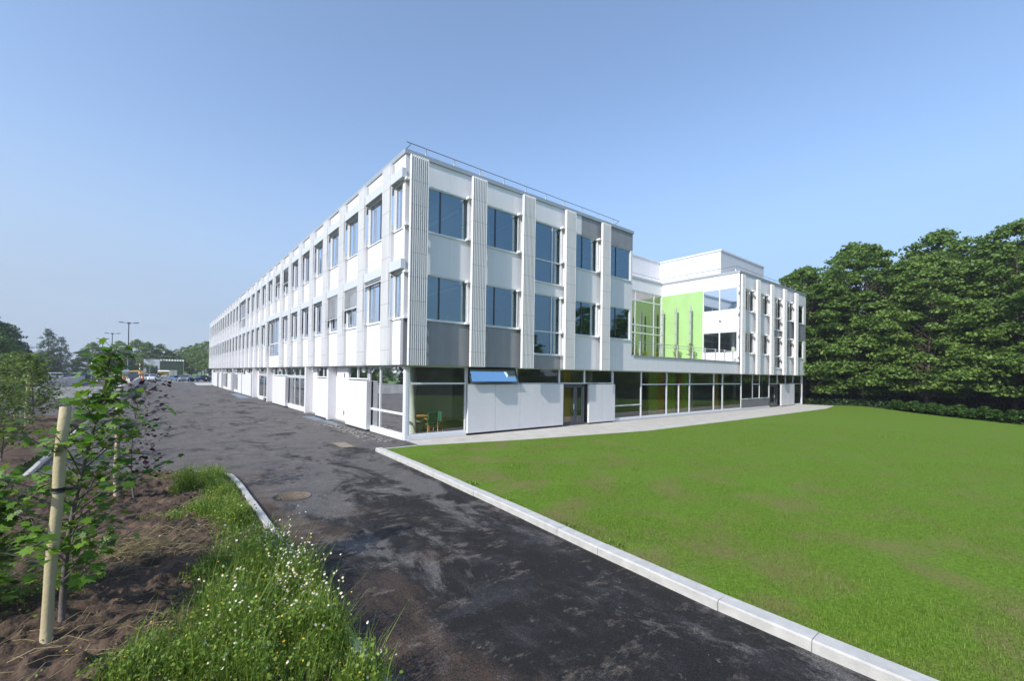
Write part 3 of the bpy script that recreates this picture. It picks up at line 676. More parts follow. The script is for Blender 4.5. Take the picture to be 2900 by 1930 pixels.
# steel posts standing in the courtyard
proto = None
for i, y in enumerate((7.1, 5.65, 4.2)):
    if proto is None:
        mb = MB(); mb.box(30.62, 30.78, 0-.07, .07, 4.02, 9.5); t = empty('trellis_post', (0, y, 0)); mb.build('shaft', M['rail'], t)
        c = MB(); 
        for z in (5, 6, 7, 8, 9): c.box(30.60, 30.80, -.09, .09, z-.04, z+.04)
        c.build('clamp', M['alu'], t); proto = t
    else:
        t = copy_tree(proto); t.location = (0, y, 0)
    tag(t, ('galvanised post in the courtyard standing beside the glazed wall', 'middle galvanised post before the green wall', 'galvanised post before the green wall nearest the white wall')[i], 'post', 'posts before the green wall')

# ---------------------------------------------------------------- ground
def sheet(name, polys, z, m):
    mb = MB()
    for p in polys: mb.sheet(p, z)
    return setting(mb.build(name, m))
sheet('ground', [[(-900, -600), (900, -600), (900, 1400), (-900, 1400)]], -.06, M['meadow'])
sheet('road', [[(-6.3, -60), (-2.3, -60), (-2.25, -12), (-2.0, -9), (-1.55, -1.3), (47, -1.0), (47, .6), (.6, .6), (.6, 88), (1.5, 88), (1.5, 106), (-40, 106), (-40, 18), (-10.6, 18), (-10.6, -1.6), (-6.3, -2.4)]], 0, M['asphalt'])
sheet('parking_lot', [[(-120, 106.05), (120, 106.05), (120, 137), (-120, 137)], [(-120, 141), (120, 141), (120, 168), (-120, 168)]], -.004, M['parking'])
sheet('path', [[(.3, -1.38), (4.5, -2.42), (12, -3.7), (22.6, -3.78), (41.6, -3.62), (48.6, -2.5), (47.7, .5), (.32, .5)]], .012, M['paving'])
sheet('far_path', [[(-2.1, 84.8), (.2, 84.4), (.2, 86.4), (1.4, 86.4), (1.4, 104), (-1.6, 104)]], .012, M['paving'])
sheet('far_lawn', [[(1.42, 86.6), (60, 86.6), (60, 105), (1.42, 105)]], .016, M['lawn'])
# road furniture flush with the road: bluish patches at the doors
sheet('asphalt_patch', [[(-.75, 13.2), (-.02, 13.2), (-.02, 10.7), (-.55, 10.2)], [(-1.2, 36), (-.02, 36.5), (-.02, 47), (-.9, 47)], [(-.45, 10), (-.02, 10.2), (-.02, 7.3), (-.35, 7.3)]], .004, M['bluepatch'])
sheet('lane_marking', [[(-2.6, 107), (-2.4, 107), (-3.1, 118), (-3.3, 118)], [(-9.8, 100), (-6.5, 100), (-6.5, 100.3), (-9.8, 100.3)]], .006, M['petal'])

# lawn sheet with a fine raised surface
lawn_poly = [(-1.45, -1.36), (.28, -1.36), (4.5, -2.44), (12, -3.72), (22.6, -3.8), (41.6, -3.64), (48.8, -2.5), (50, -4), (46, -8), (36.5, -16), (22, -30), (8, -42), (-2.2, -44), (-2.25, -16), (-2.2, -14), (-1.98, -10), (-1.7, -6)]
mb = MB(); mb.sheet(lawn_poly, .05); setting(mb.build('lawn', M['lawn']))
sheet('woodland_floor', [[(41.8, 3), (44, -1), (50, -2), (45.8, -8), (36.2, -16), (22, -30.2), (8, -42.2), (-30, -46), (-60, -80), (90, -80), (110, 40), (48, 40), (48, 3)]], -.03, M['woodfloor'])

# kerbs
def kerb(name, path, wdt, z0, z1, seg=1.0, m='kerb', side=1):
    """run of kerb stones with open joints, laid along a polyline"""
    mb = MB(); P = [Vector((x, y)) for x, y in path]; rng = random.Random(4)
    S_ = [0]
    for a, b in zip(P[:-1], P[1:]): S_.append(S_[-1]+(b-a).length)
    def at(s):
        for i in range(len(P)-1):
            if s <= S_[i+1] or i == len(P)-2:
                d = (P[i+1]-P[i]); t = (s-S_[i])/d.length; return P[i]+d*t, d.normalized()
    s = 0
    while s < S_[-1]-.02:
        e = min(s+seg, S_[-1]); a, da = at(s+.004); b, db = at(e-.004); na = Vector((-da.y, da.x))*side; nb = Vector((-db.y, db.x))*side; dz = rng.uniform(-.004, .004); ch = .018; dl = rng.uniform(-.005, .005)
        A = a+na*dl; Bq = b+nb*dl
        sec = [(0, z0), (0, z1-ch), (ch, z1), (wdt-ch, z1), (wdt, z1-ch), (wdt, z0)]
        va = [(A.x+na.x*o, A.y+na.y*o, z+dz) for o, z in sec]; vb = [(Bq.x+nb.x*o, Bq.y+nb.y*o, z+dz) for o, z in sec]
        n = len(sec); mb.add(va+vb, [(i, (i+1) % n, n+(i+1) % n, n+i) for i in range(n)]+[tuple(reversed(range(n))), tuple(range(n, 2*n))]); s = e
    return setting(mb.build(name, M[m]))
kerb('kerb', [(-1.62, -1.33), (-1.72, -3.5), (-1.90, -6.5), (-2.15, -10.2), (-2.34, -12.5), (-2.44, -14.3), (-2.46, -16), (-2.40, -30)], .24, -.05, .13)
kerb('lawn_edging', [(-1.58, -1.34), (.25, -1.34)], .06, -.05, .075)
bedpath = [(-6.17, -22), (-6.17, -4.2), (-6.2, -3.1), (-6.35, -2.5), (-6.6, -2.1), (-6.95, -1.9), (-7.6, -1.7), (-8.8, -1.4), (-10.4, -1.15)]
kerb('bed_kerb', bedpath, .13, -.1, .09)
kerb('far_bed_kerb', [(-10.42, -1.4), (-10.5, 4), (-10.7, 17), (-16, 19), (-30, 20)], .13, -.1, .10)

# soil with clods
def soil(name, x0, x1, y0, y1, step, inside, base, amp):
    nx = int((x1-x0)/step)+1; ny = int((y1-y0)/step)+1
    xs = np.linspace(x0, x1, nx); ys = np.linspace(y0, y1, ny); vs = []
    for y in ys:
        for x in xs:
            p = Vector((x, y, 0)); h = base(x, y)
            h += amp*(noise.fractal(p*1.1, 1.0, 2.0, 3)*.6 + noise.fractal(p*4.3, .7, 2.1, 5)*.6 + max(0, noise.noise(p*9))*.5 + max(0, noise.noise(p*19+Vector((5, 5, 0))))*.3)
            vs.append((x, y, h))
    fs = []
    for j in range(ny-1):
        for i in range(nx-1):
            cx, cy = (xs[i]+xs[i+1])/2, (ys[j]+ys[j+1])/2
            if inside(cx, cy): a = j*nx+i; fs.append((a, a+1, a+nx+1, a+nx))
    me = bpy.data.meshes.new(name); me.from_pydata(vs, [], fs); me.materials.append(M['soil']); me.polygons.foreach_set('use_smooth', [True]*len(fs)); me.update()
    o = bpy.data.objects.new(name, me); COL.objects.link(o); return setting(o)
def b1(x, y): return .03+min(.22, max(0, (-6.5-x))*.07)
def in1(x, y):
    if x > -6.31: return False
    lim = -2.6 if x > -6.5 else (-2.1 if x > -7 else -1.95+(-7-x)*.2)
    return y < lim
soil('soil_bed', -13, -6.3, -15, -1.2, .034, in1, b1, .12)
soil('far_soil', -30, -10.62, -1.3, 18, .16, lambda x, y: x < -10.75 or y < -1.3, lambda x, y: .12+min(.2, (-10.7-x)*.05), .12)
# grassy mound beside the ramp
mb = MB(); vs = []; fs = []
nx, ny = 24, 30
for j in range(ny+1):
    for i in range(nx+1):
        x = -48+i*(48-19.2)/nx; y = 60+j*48/ny; t = i/nx; s = math.sin(math.pi*min(1, j/ny))**.5
        vs.append((x, y, -.05+1.3*s*min(1, (1-t)*5)*min(1, t*4+.05)+.06*noise.noise(Vector((x, y, 0)))))
for j in range(ny):
    for i in range(nx): a = j*(nx+1)+i; fs.append((a, a+1, a+nx+2, a+nx+1))
mb.add(vs, fs, True); setting(mb.build('grass_mound', M['meadow']))

# ---------------------------------------------------------------- concrete ramp walls
mb = MB(); mb.prism([(-10.98, 41.0), (-10.72, 41.0), (-10.72, 104), (-10.98, 104)], -.05, 1.15)
cw = mb.build('concrete_wall', M['concrete']); tag(cw, 'long pale concrete retaining wall running along the road beside the ramp', 'wall')
mb = MB(); mb.prism([(-30, 41.0), (-10.985, 41.0), (-10.985, 41.28), (-30, 41.28)], -.05, 1.147); cw = mb.build('concrete_wall', M['concrete']); tag(cw, 'pale concrete cross wall with water stains facing the planting bed', 'wall')
mb = MB(); mb.add([(-19.4, 41.3, -.05), (-19.1, 41.3, -.05), (-19.1, 104, -.05), (-19.4, 104, -.05), (-19.4, 41.3, 1.12), (-19.1, 41.3, 1.12), (-19.1, 104, 1.5), (-19.4, 104, 1.5)],
      [(0, 3, 2, 1), (4, 5, 6, 7), (0, 1, 5, 4), (1, 2, 6, 5), (2, 3, 7, 6), (3, 0, 4, 7)]); cw = mb.build('concrete_wall', M['concrete']); tag(cw, 'sloping concrete wall of the ramp below the grassy mound', 'wall')

# height barrier poles and bollards
def striped_pole(x, y, z0, z1, label):
    t = empty('striped_pole', (x, y, z0)); a = MB(); b = MB(); n = 8; h = (z1-z0)/n
    for i in range(n): (a if i % 2 == 0 else b).tube([(0, 0, i*h), (0, 0, (i+1)*h)], .09, 10)
    a.build('shaft', M['petal'], t); b.build('stripe', M['red'], t); tag(t, label, 'barrier pole', 'upright barrier poles by the ramp')
striped_pole(-18.2, 104, .9, 4.78, 'upright red and white barrier pole left of the young maple top'); striped_pole(-10.85, 104.2, 1.12, 4.5, 'upright red and white barrier pole at the end of the long concrete wall')
def bollard(x, y, label):
    mb = MB(); mb.tube([(0, 0, 0), (0, 0, 1.5), (0, 0, 1.62)], [.22, .22, .12], 14); t = empty('orange_post', (x, y, 0)); mb.build('body', M['orange'], t)
    k = MB(); k.tube([(0, 0, 1.1), (0, 0, 1.25)], .225, 14); k.build('band', M['petal'], t); tag(t, label, 'post', 'orange posts by the ramp')
bollard(-13.3, 103, 'orange barrier housing standing alone in the ramp mouth'); bollard(-10.4, 103.5, 'orange barrier housing against the end of the long concrete wall')

# manhole covers
mb = MB(); mb.tube([(0, 0, .004), (0, 0, .016)], .40, 40); mo = empty('manhole_cover', (-5.42, -5.92, 0)); mb.build('frame_ring', mat('dusty_frame', (.13, .115, .10), .9, var=.3, vscale=9), mo)
k = MB(); k.tube([(0, 0, .0165), (0, 0, .022)], .34, 40)
for i in range(-4, 5):
    for j in range(-4, 5):
        if i*i+j*j < 19: k.box(i*.07-.02, i*.07+.02, j*.07-.02, j*.07+.02, .0221, .028)
M['rust'] = mat('dusty_iron', (.17, .125, .085), .85, var=.25, vscale=10, bump=.5, bscale=60)
k.build('lid', M['rust'], mo); tag(mo, 'round dusty manhole cover in the dark asphalt near the planted bed', 'manhole cover')
mb = MB(); mb.prism([(-2.42, -.02), (-1.86, -.08), (-1.82, 1.36), (-2.38, 1.42)], .004, .016); mo = empty('drain_cover', (0, 0, 0)); mb.build('frame', M['rust'], mo)
k = MB(); k.prism([(-2.36, .05), (-1.92, -.0), (-1.88, 1.30), (-2.33, 1.35)], .0165, .022); k.build('lid', mat('weathered_cover', (.25, .215, .17), .9, var=.25, vscale=5), mo); tag(mo, 'rectangular beige cover set in the asphalt near the building corner', 'drain cover')

# ---------------------------------------------------------------- foliage
def leaves_obj(name, C_, Nn, size, shape, m, parent=None, fold=.0, seed=0, aspect=None):
    """C_ (n,3) centres, Nn (n,3) normals, size (n,), shape (k,2) outline -> one mesh"""
    rng = np.random.default_rng(seed); n = len(C_); k = len(shape)
    Nn = Nn/np.linalg.norm(Nn, axis=1, keepdims=True)
    t = rng.normal(size=(n, 3)); a = np.cross(Nn, t); a /= np.linalg.norm(a, axis=1, keepdims=True)+1e-9; b = np.cross(Nn, a)
    sh = np.array(shape); V = C_[:, None, :] + size[:, None, None]*(sh[None, :, 0, None]*a[:, None, :] + sh[None, :, 1, None]*b[:, None, :])
    if fold: V = V + (size[:, None, None]*fold*np.abs(sh[None, :, 0, None]))*Nn[:, None, :]
    me = bpy.data.meshes.new(name); me.vertices.add(n*k); me.vertices.foreach_set('co', V.reshape(-1).astype(np.float32))
    me.loops.add(n*k); me.loops.foreach_set('vertex_index', np.arange(n*k, dtype=np.int32))
    me.polygons.add(n); me.polygons.foreach_set('loop_start', np.arange(0, n*k, k, dtype=np.int32)); me.polygons.foreach_set('loop_total', np.full(n, k, dtype=np.int32))
    me.materials.append(m); me.update(calc_edges=True)
    o = bpy.data.objects.new(name, me); COL.objects.link(o)
    if parent: o.parent = parent
    return o
QUAD = [(-.5, 0), (0, -.35), (.5, 0), (0, .35)]
HEX = [(-.5, 0), (-.2, -.32), (.25, -.28), (.5, 0), (.25, .28), (-.2, .32)]
MAPLE = [(0, -.42), (.10, -.22), (.42, -.30), (.34, -.08), (.56, .12), (.28, .16), (.22, .34), (.12, .26), (0, .60), (-.12, .26), (-.22, .34), (-.28, .16), (-.56, .12), (-.34, -.08), (-.42, -.30), (-.10, -.22)]
HEART = [(0, .5), (.28, .25), (.42, -.1), (.3, -.38), (.08, -.42), (0, -.3), (-.08, -.42), (-.3, -.38), (-.42, -.1), (-.28, .25)]

def tree_variant(H, Rm, base, npad, per, leaf, seed, lm, prof=None, pad=(1.2, 2.1), flat=.38, bark='bark', tr=.22, bare=0):
    rnd = random.Random(seed); rng = np.random.default_rng(seed)
    t = empty('tree'); mb = MB()
    tx = [rnd.uniform(-.25, .25)*H/18 for _ in range(5)]
    def trunk(z): f = z/H; return Vector((tx[0]*math.sin(f*3)+tx[1]*f*2, tx[2]*math.sin(f*2.6)+tx[3]*f*2, z))
    mb.tube([trunk(H*.93*i/9) + (Vector((0, 0, -.3)) if i == 0 else Vector()) for i in range(10)], [tr*(1-.88*i/9)*(1.25 if i == 0 else 1) for i in range(10)], 10)
    prof = prof or (lambda f: (math.sin(math.pi*min(1, max(0, f))**.75)**.7))
    C_ = []; N_ = []; Sz = []
    for i in range(npad):
        f = (i+rnd.random())/npad; z = base+(H-base)*f**.92; rr = Rm*max(.10, prof(f)); ang = i*2.39996+rnd.uniform(-.5, .5)
        rad = rr*(.35+.62*rnd.random()**.55)
        c = trunk(min(z, H*.95)); c = Vector((c.x+rad*math.cos(ang), c.y+rad*math.sin(ang), z+rnd.uniform(-.3, .3)))
        ps = rnd.uniform(*pad)*(1-.45*f)
        if i % 2 == 0 or rad > rr*.7:
            st = trunk(max(base*.55, z-rad*.55-.3)); mid = (st+c)/2+Vector((0, 0, rad*.10))
            r0 = max(.025, tr*.34*(1-f*.75)); mb.tube([st, mid, c], [r0, r0*.6, r0*.2], 5, cap=False)
        n = int(per*(ps/1.6)**2*rnd.uniform(.75, 1.2))
        q = rng.normal(size=(n, 3)); q /= np.linalg.norm(q, axis=1, keepdims=True); ra = rng.random(n)**.45
        q *= ra[:, None]; q[:, 2] = np.where(q[:, 2] < 0, q[:, 2]*.55, q[:, 2])
        lump = 1+.35*np.sin(np.arctan2(q[:, 1], q[:, 0])*3+i)+.15*np.sin(np.arctan2(q[:, 1], q[:, 0])*7+2*i)
        P = np.array(c)+q*np.array([ps, ps, ps*flat])*np.stack([lump, lump, np.ones(n)], 1)
        P[:, 2] -= .18*(np.hypot(q[:, 0], q[:, 1])**2)*ps
        nn = rng.normal(size=(n, 3))*.65+np.array([0, 0, .8])+q*.5
        C_.append(P); N_.append(nn); Sz.append(leaf*rng.uniform(.6, 1.35, n))
    mb.build('trunk', M[bark], t)
    leaves_obj('crown', np.concatenate(C_), np.concatenate(N_), np.concatenate(Sz), QUAD, lm, t, fold=.12, seed=seed)
    return t

V = [tree_variant(19, 6.0, 1.8, 170, 330, .36, 11, M['leafA'], flat=.47, prof=lambda f: (.82+.2*math.sin(f*3.1))*(1-f**5)**.7+.02),
     tree_variant(18, 5.6, 2.0, 160, 330, .36, 23, M['leafB'], flat=.47, prof=lambda f: (.8+.22*math.sin(f*3.3))*(1-f**4)**.7+.03),
     tree_variant(20, 5.8, 1.6, 175, 330, .36, 37, M['leafA'], flat=.47, prof=lambda f: (.88+.12*math.sin(f*9))*(1-f**4.5)**.75+.02)]
used = [False]*3
def place(protos, flags, i, x, y, rz, s, label, group, cat='tree', z=0, sz=None):
    t = protos[i] if not flags[i] else copy_tree(protos[i]); flags[i] = True
    t.location = (x, y, z); t.rotation_euler = (0, 0, rz); t.scale = (s, s, s*(sz or 1)); t.name = cat.replace(' ', '_'); tag(t, label, cat, group); return t
# belt of tall trees right of the lawn: front row
front = [(53.5, 8.5, .90, 1, 'dark green tree just behind the right end of the white building'), (52.0, 1.5, .84, 0, 'broad tree with a bare trunk beside the end of the pale path'),
         (54.0, -4.2, .90, 2, 'tall dense tree behind the far edge of the lawn, second from the building'), (51.5, -9.3, .84, 1, 'leafy tree over the start of the low shrub bed'),
         (54.5, -15.0, .93, 0, 'very tall tree with a reddish trunk behind the shrub bed'), (50.0, -20.5, .74, 2, 'tall spreading tree at the right edge of the picture')]
rr = random.Random(5)
for i, (x, y, s, v, lab) in enumerate(front): place(V, used, v, x, y, rr.uniform(0, 6), s, lab, 'tall trees beyond the lawn')
back = [(60, 12, 1.0, 0), (59, 4, .95, 1), (61, -2, 1.0, 2), (60, -9, 1.02, 0), (62, -16, .98, 1), (57, -24, .8, 2), (68, -8, 1.0, 0), (69, 4, .92, 1), (67, -22, .95, 2), (75, -14, 1.1, 1), (65, 19, 1.15, 2), (76, 10, .95, 0), (78, -30, 1.15, 0), (64, -32, 1.05, 1)]
for i, (x, y, s, v) in enumerate(back): place(V, used, v, x, y, rr.uniform(0, 6), s, 'tall tree of the back rows in the belt beyond the lawn', 'back rows of the tree belt')
# the belt goes on round the lawn (seen mirrored in the glass)
mir = [(44, -28), (38, -36), (31, -43), (24, -50), (16, -54), (8, -56), (0, -58), (-9, -58), (-18, -56), (52, -36), (44, -46), (34, -54), (20, -62), (4, -66), (-14, -66)]
for i, (x, y) in enumerate(mir): place(V, used, i % 3, x, y, rr.uniform(0, 6), rr.uniform(.55, .8), 'tall tree round the far side of the lawn, mirrored in the ground floor glass', 'trees mirrored in the glass')

# low shrub bed before the trees
def scatter_leaves(name, n, fn, size, m, shape=HEX, seed=1, up=.9, spread=.6, kind=None):
    rng = np.random.default_rng(seed); C_ = fn(rng, n); nn = rng.normal(size=(len(C_), 3))*spread+np.array([0, 0, up])
    return leaves_obj(name, C_, nn, size*rng.uniform(.6, 1.4, len(C_)), shape, m, None, fold=.15, seed=seed)
def shrub_fn(rng, n):
    P0 = np.array([(46.5, -7.2), (36.5, -15.6), (22, -29.8), (8, -42)]); s = rng.random(n)**1.4*3; i = np.minimum(s.astype(int), 2); f = s-i
    base = P0[i]*(1-f[:, None])+P0[i+1]*f[:, None]; wv = rng.random(n)**1.0; off = np.stack([np.full(n, .62), np.full(n, -.78)], 1)*0
    dx = np.stack([np.full(n, .78), np.full(n, -.62)], 1)*0; nrm = np.array([.66, .75]); # away from the lawn
    wid = np.minimum(4.5, .3+s*6)
    xy = base+nrm*(wv*wid)[:, None]
    h = .85*np.minimum(1, wv*wid*1.2+.12)*(.8+.3*np.sin(xy[:, 0]*1.7)*np.sin(xy[:, 1]*2.1)+.15*np.sin(xy[:, 0]*5+xy[:, 1]*4))*np.minimum(1, s*5+.25)
    z = h*(1-.55*rng.random(n)**2); return np.stack([xy[:, 0], xy[:, 1], z], 1)
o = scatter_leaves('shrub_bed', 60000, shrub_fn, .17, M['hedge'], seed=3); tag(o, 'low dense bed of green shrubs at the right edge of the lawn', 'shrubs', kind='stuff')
def under_fn(rng, n):
    x = rng.uniform(42.5, 62, n); y = -1.5-(x-42.5)*.0+rng.uniform(-8, 4, n)-(x-50)*.5; z = rng.random(n)**2*.7*(x > 43); k = (y < 2)&((x-42)*.75+y > -6.0)&((x > 49) | (y < -2.9)|(x+y>46)); return np.stack([x, y, z], 1)[k & (x > 49.2)]
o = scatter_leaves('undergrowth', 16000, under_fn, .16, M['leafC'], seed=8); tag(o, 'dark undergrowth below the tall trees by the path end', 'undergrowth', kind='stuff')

def under2(rng, n):
    y = rng.uniform(-60, 30, n); x = 63+rng.random(n)*22-(y < -20)*(-20-y)*.9; return np.stack([x, y, rng.random(n)**1.3*2.6], 1)
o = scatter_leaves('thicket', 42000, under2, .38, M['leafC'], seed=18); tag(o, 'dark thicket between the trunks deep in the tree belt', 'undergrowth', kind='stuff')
# mid distance trees, left of the building
W = [tree_variant(13, 5.0, 1.2, 70, 240, .45, 51, M['leafB'], pad=(1.4, 2.3)), tree_variant(12, 4.6, 1.0, 66, 240, .45, 67, M['leafC'], pad=(1.3, 2.2), prof=lambda f: (1-f**1.5)**.8+.03),
     tree_variant(14, 3.0, 3.4, 60, 220, .42, 71, M['leafB'], pad=(1.0, 1.7), prof=lambda f: (1-f**3)**.7+.03, tr=.15),
     tree_variant(15, 4.2, 1.0, 80, 230, .34, 79, M['leafC'], pad=(.8, 1.7), prof=lambda f: (1-f)**.6*(.75+.35*math.sin(f*14)**2)+.05, flat=.75)]
wu = [False]*4
far = [(-23.4, 60, .64, 3, 'tall loose crowned tree cut by the left edge of the picture'), (-21.0, 66, .36, 1, 'small dark bushy tree between the left edge and the far stakes'), (-30, 100, .92, 1, 'dark bushy tree at the left edge behind the parked cars'), (-25.5, 74, .62, 0, 'olive green bushy tree above the left planted bed'), (-34, 128, 1.05, 1, 'tall dark tree farthest left beyond the grassy mound'),
       (-36.2, 190, 1.03, 3, 'tall loose birch like tree standing above its neighbours on the left'), (-32.6, 188, .86, 3, 'second lower birch like tree with drooping twigs'), (-43, 185, 1.0, 1, 'dense dark tree beside the tall birch like tree'),
       (-47, 180, 1.15, 1, 'dense dark tree far left in the background row'), (-40.5, 176, .72, 1, 'lower dark tree in the gap left of the birch'), (-25.6, 190, .88, 0, 'rounded pale green tree behind the green truck'),
       (-21.6, 182, .78, 1, 'dark green tree behind the top of the young maple'), (-18.5, 195, .96, 0, 'broad green tree left of the tallest street lamp'), (-14.3, 194, 1.02, 0, 'broad green tree behind the tallest street lamp'),
       (-10.8, 192, .95, 0, 'green tree right of the tallest street lamp'), (-7.6, 193, .92, 0, 'lighter green tree above the white building far off'), (-4.6, 196, .84, 1, 'darker tree above the right end of the far white building')]
for (x, y, s, v, lab) in far: place(W, wu, v, x, y, rr.uniform(0, 6), s, lab, 'trees beyond the car park')
for i in range(9):
    y = 150-i*2.0 if False else 172+i*0
for i, (x, y, s) in enumerate([(-2.2, 200, .78), (-.2, 197, .84), (1.8, 193, .88), (3.8, 189, .93), (5.8, 185, .98), (7.8, 181, 1.02), (9.6, 176, 1.05), (11.4, 171, 1.08), (5.5, 195, .95), (2, 202, .9)]):
    place(W, wu, 2, x, y, rr.uniform(0, 6), s, 'slim trunked green tree, ' + ['first', 'second', 'third', 'fourth', 'fifth', 'sixth', 'seventh', 'eighth', 'ninth', 'tenth'][i] + (' from the left in the row ending behind the long facade' if i < 8 else ' and half hidden behind the row by the long facade'), 'row of trees by the far end of the building')
for i, x in enumerate(range(-140, 60, 9)):
    if x > -20 and x < 20 or True: place(W, wu, [1, 0, 1][i % 3], x, 235+8*math.sin(i*2.2), rr.uniform(0, 6), .8+.12*math.sin(i*1.7), 'tree in the hazy row along the far horizon', 'hazy trees on the horizon')
# trees out of frame on the left: they shade the road and show in the panes
for i, (x, y, s, v) in enumerate([(-38, 8, .75, 1), (-36, 22, .8, 0), (-40, 36, .75, 1), (-38, 50, .7, 0), (-37, -6, .8, 1), (-34, -20, .6, 0), (-27.5, 56, .55, 1)]):
    place(W, wu, v, x, y, rr.uniform(0, 6), s, 'leafy tree left of the planted bed, mirrored in the panes of the long side', 'trees mirrored in the long side')
SV = [tree_variant(6.2, 1.7, 2.2, 26, 150, .16, 91, M['leafB'], pad=(.5, .9), tr=.06, bark='barkl')]; su = [False]
for i, (x, y, s) in enumerate([(-14.2, -16.2, 1.0), (-12.8, -19.4, .95), (-12.4, -14.0, .72), (-16.2, -10.5, 1.1)]):
    place(SV, su, 0, x, y, rr.uniform(0, 6), s, 'young street tree beside the camera that throws dappled shade on the road', 'young trees beside the camera')
# bushes at the car park
for i, (x, y, s, lab) in enumerate([(-29, 139.6, .22, 'low round bush left of the green truck'), (-26, 139.4, .2, 'low bush just left of the maroon car'), (-31.5, 139.0, .26, 'bush behind the silver car'), (-9.2, 172, .30, 'dark bush behind the white estate cars'), (-33, 96, .3, 'dark bush at the left end of the grassy mound'), (-15.3, 176, .5, 'dark purple leaved bush at the foot of the tallest lamp')]):
    place(W, wu, 1, x, y, i*1.3, s, lab, 'bushes round the car park', 'bush')

# ---------------------------------------------------------------- distant buildings
b = empty('white_building', (-6.5, 188, 0)); mb = MB(); mb.box(-5.4, 6.2, 0, 8, 0, 6.6); mb.build('wall', M['white'], b)
mb = MB(); mb.box(-.9, 6.0, -.12, -.002, 0, 6.1); mb.build('ivy_screen', mat('ivy_screen', (.04, .075, .035), .9, var=.4, vscale=2), b)
mb = MB(); 
for i in range(9): mb.tube([(-.7+i*.8, -.1, 6.45), (-.7+i*.8, 6, 6.45)], .42, 10)
mb.build('roof', M['petal'], b); mb = MB()
for x in (-4.6, -3.4, -2.2): mb.box(x, x+.7, -.03, -.002, 1.4, 4.2)
mb.build('window', M['dgrey'], b)
tag(b, 'low white building with scalloped roof edge behind the car park trees', 'building')
b = empty('grey_house', (-28, 215, 0)); mb = MB(); mb.box(-3, 3, 0, 6, 0, 4.2); mb.build('wall', M['offwhite'], b); mb = MB(); mb.add([(-3.4, -.3, 4.2), (3.4, -.3, 4.2), (3.4, 6.3, 4.2), (-3.4, 6.3, 4.2), (-3.4, 3, 6), (3.4, 3, 6)], [(0, 1, 5, 4), (2, 3, 4, 5), (0, 4, 3), (1, 2, 5), (0, 3, 2, 1)]); mb.build('roof', M['grey'], b)
tag(b, 'small grey roofed house in the gap between the far trees', 'house')

# ---------------------------------------------------------------- street lamps
lampp = None
for (x, y, H, lab) in [(-14.6, 150, 16.4, 'tallest double headed street lamp in the car park'), (-21.1, 200, 16.1, 'middle double headed street lamp behind the young maple'), (-26.6, 240, 16.0, 'farthest and smallest double headed street lamp')]:
    if lampp is None:
        t = empty('street_lamp'); mb = MB(); mb.tube([(0, 0, 0), (0, 0, 1.6), (0, 0, 1.62), (0, 0, 16.2)], [.22, .2, .15, .11], 12); mb.build('pole', M['dgrey'], t)
        mb = MB(); mb.box(-.32, .32, -.3, .3, 15.9, 16.35); mb.build('hub', M['dgrey'], t)
        for s in (-1, 1):
            mb = MB(); mb.tube([(s*.3, -s*.05, 16.1), (s*1.2, -s*.2, 16.22)], .06, 8); a = mb.build('arm', M['dgrey'], t)
            k = MB(); k.tube([(s*1.0, -s*.15, 16.2), (s*1.3, -s*.2, 16.25), (s*2.2, -s*.33, 16.36), (s*2.3, -s*.34, 16.36)], [.07, .15, .13, .04], 10); k.build('lamp_head', M['dgrey'], a)
        lampp = t
    else: t = copy_tree(lampp)
    t.location = (x, y, 0); t.rotation_euler = (0, 0, -.1); t.scale = (1, 1, H/16.4); tag(t, lab, 'street lamp', 'double headed lamps of the car park')

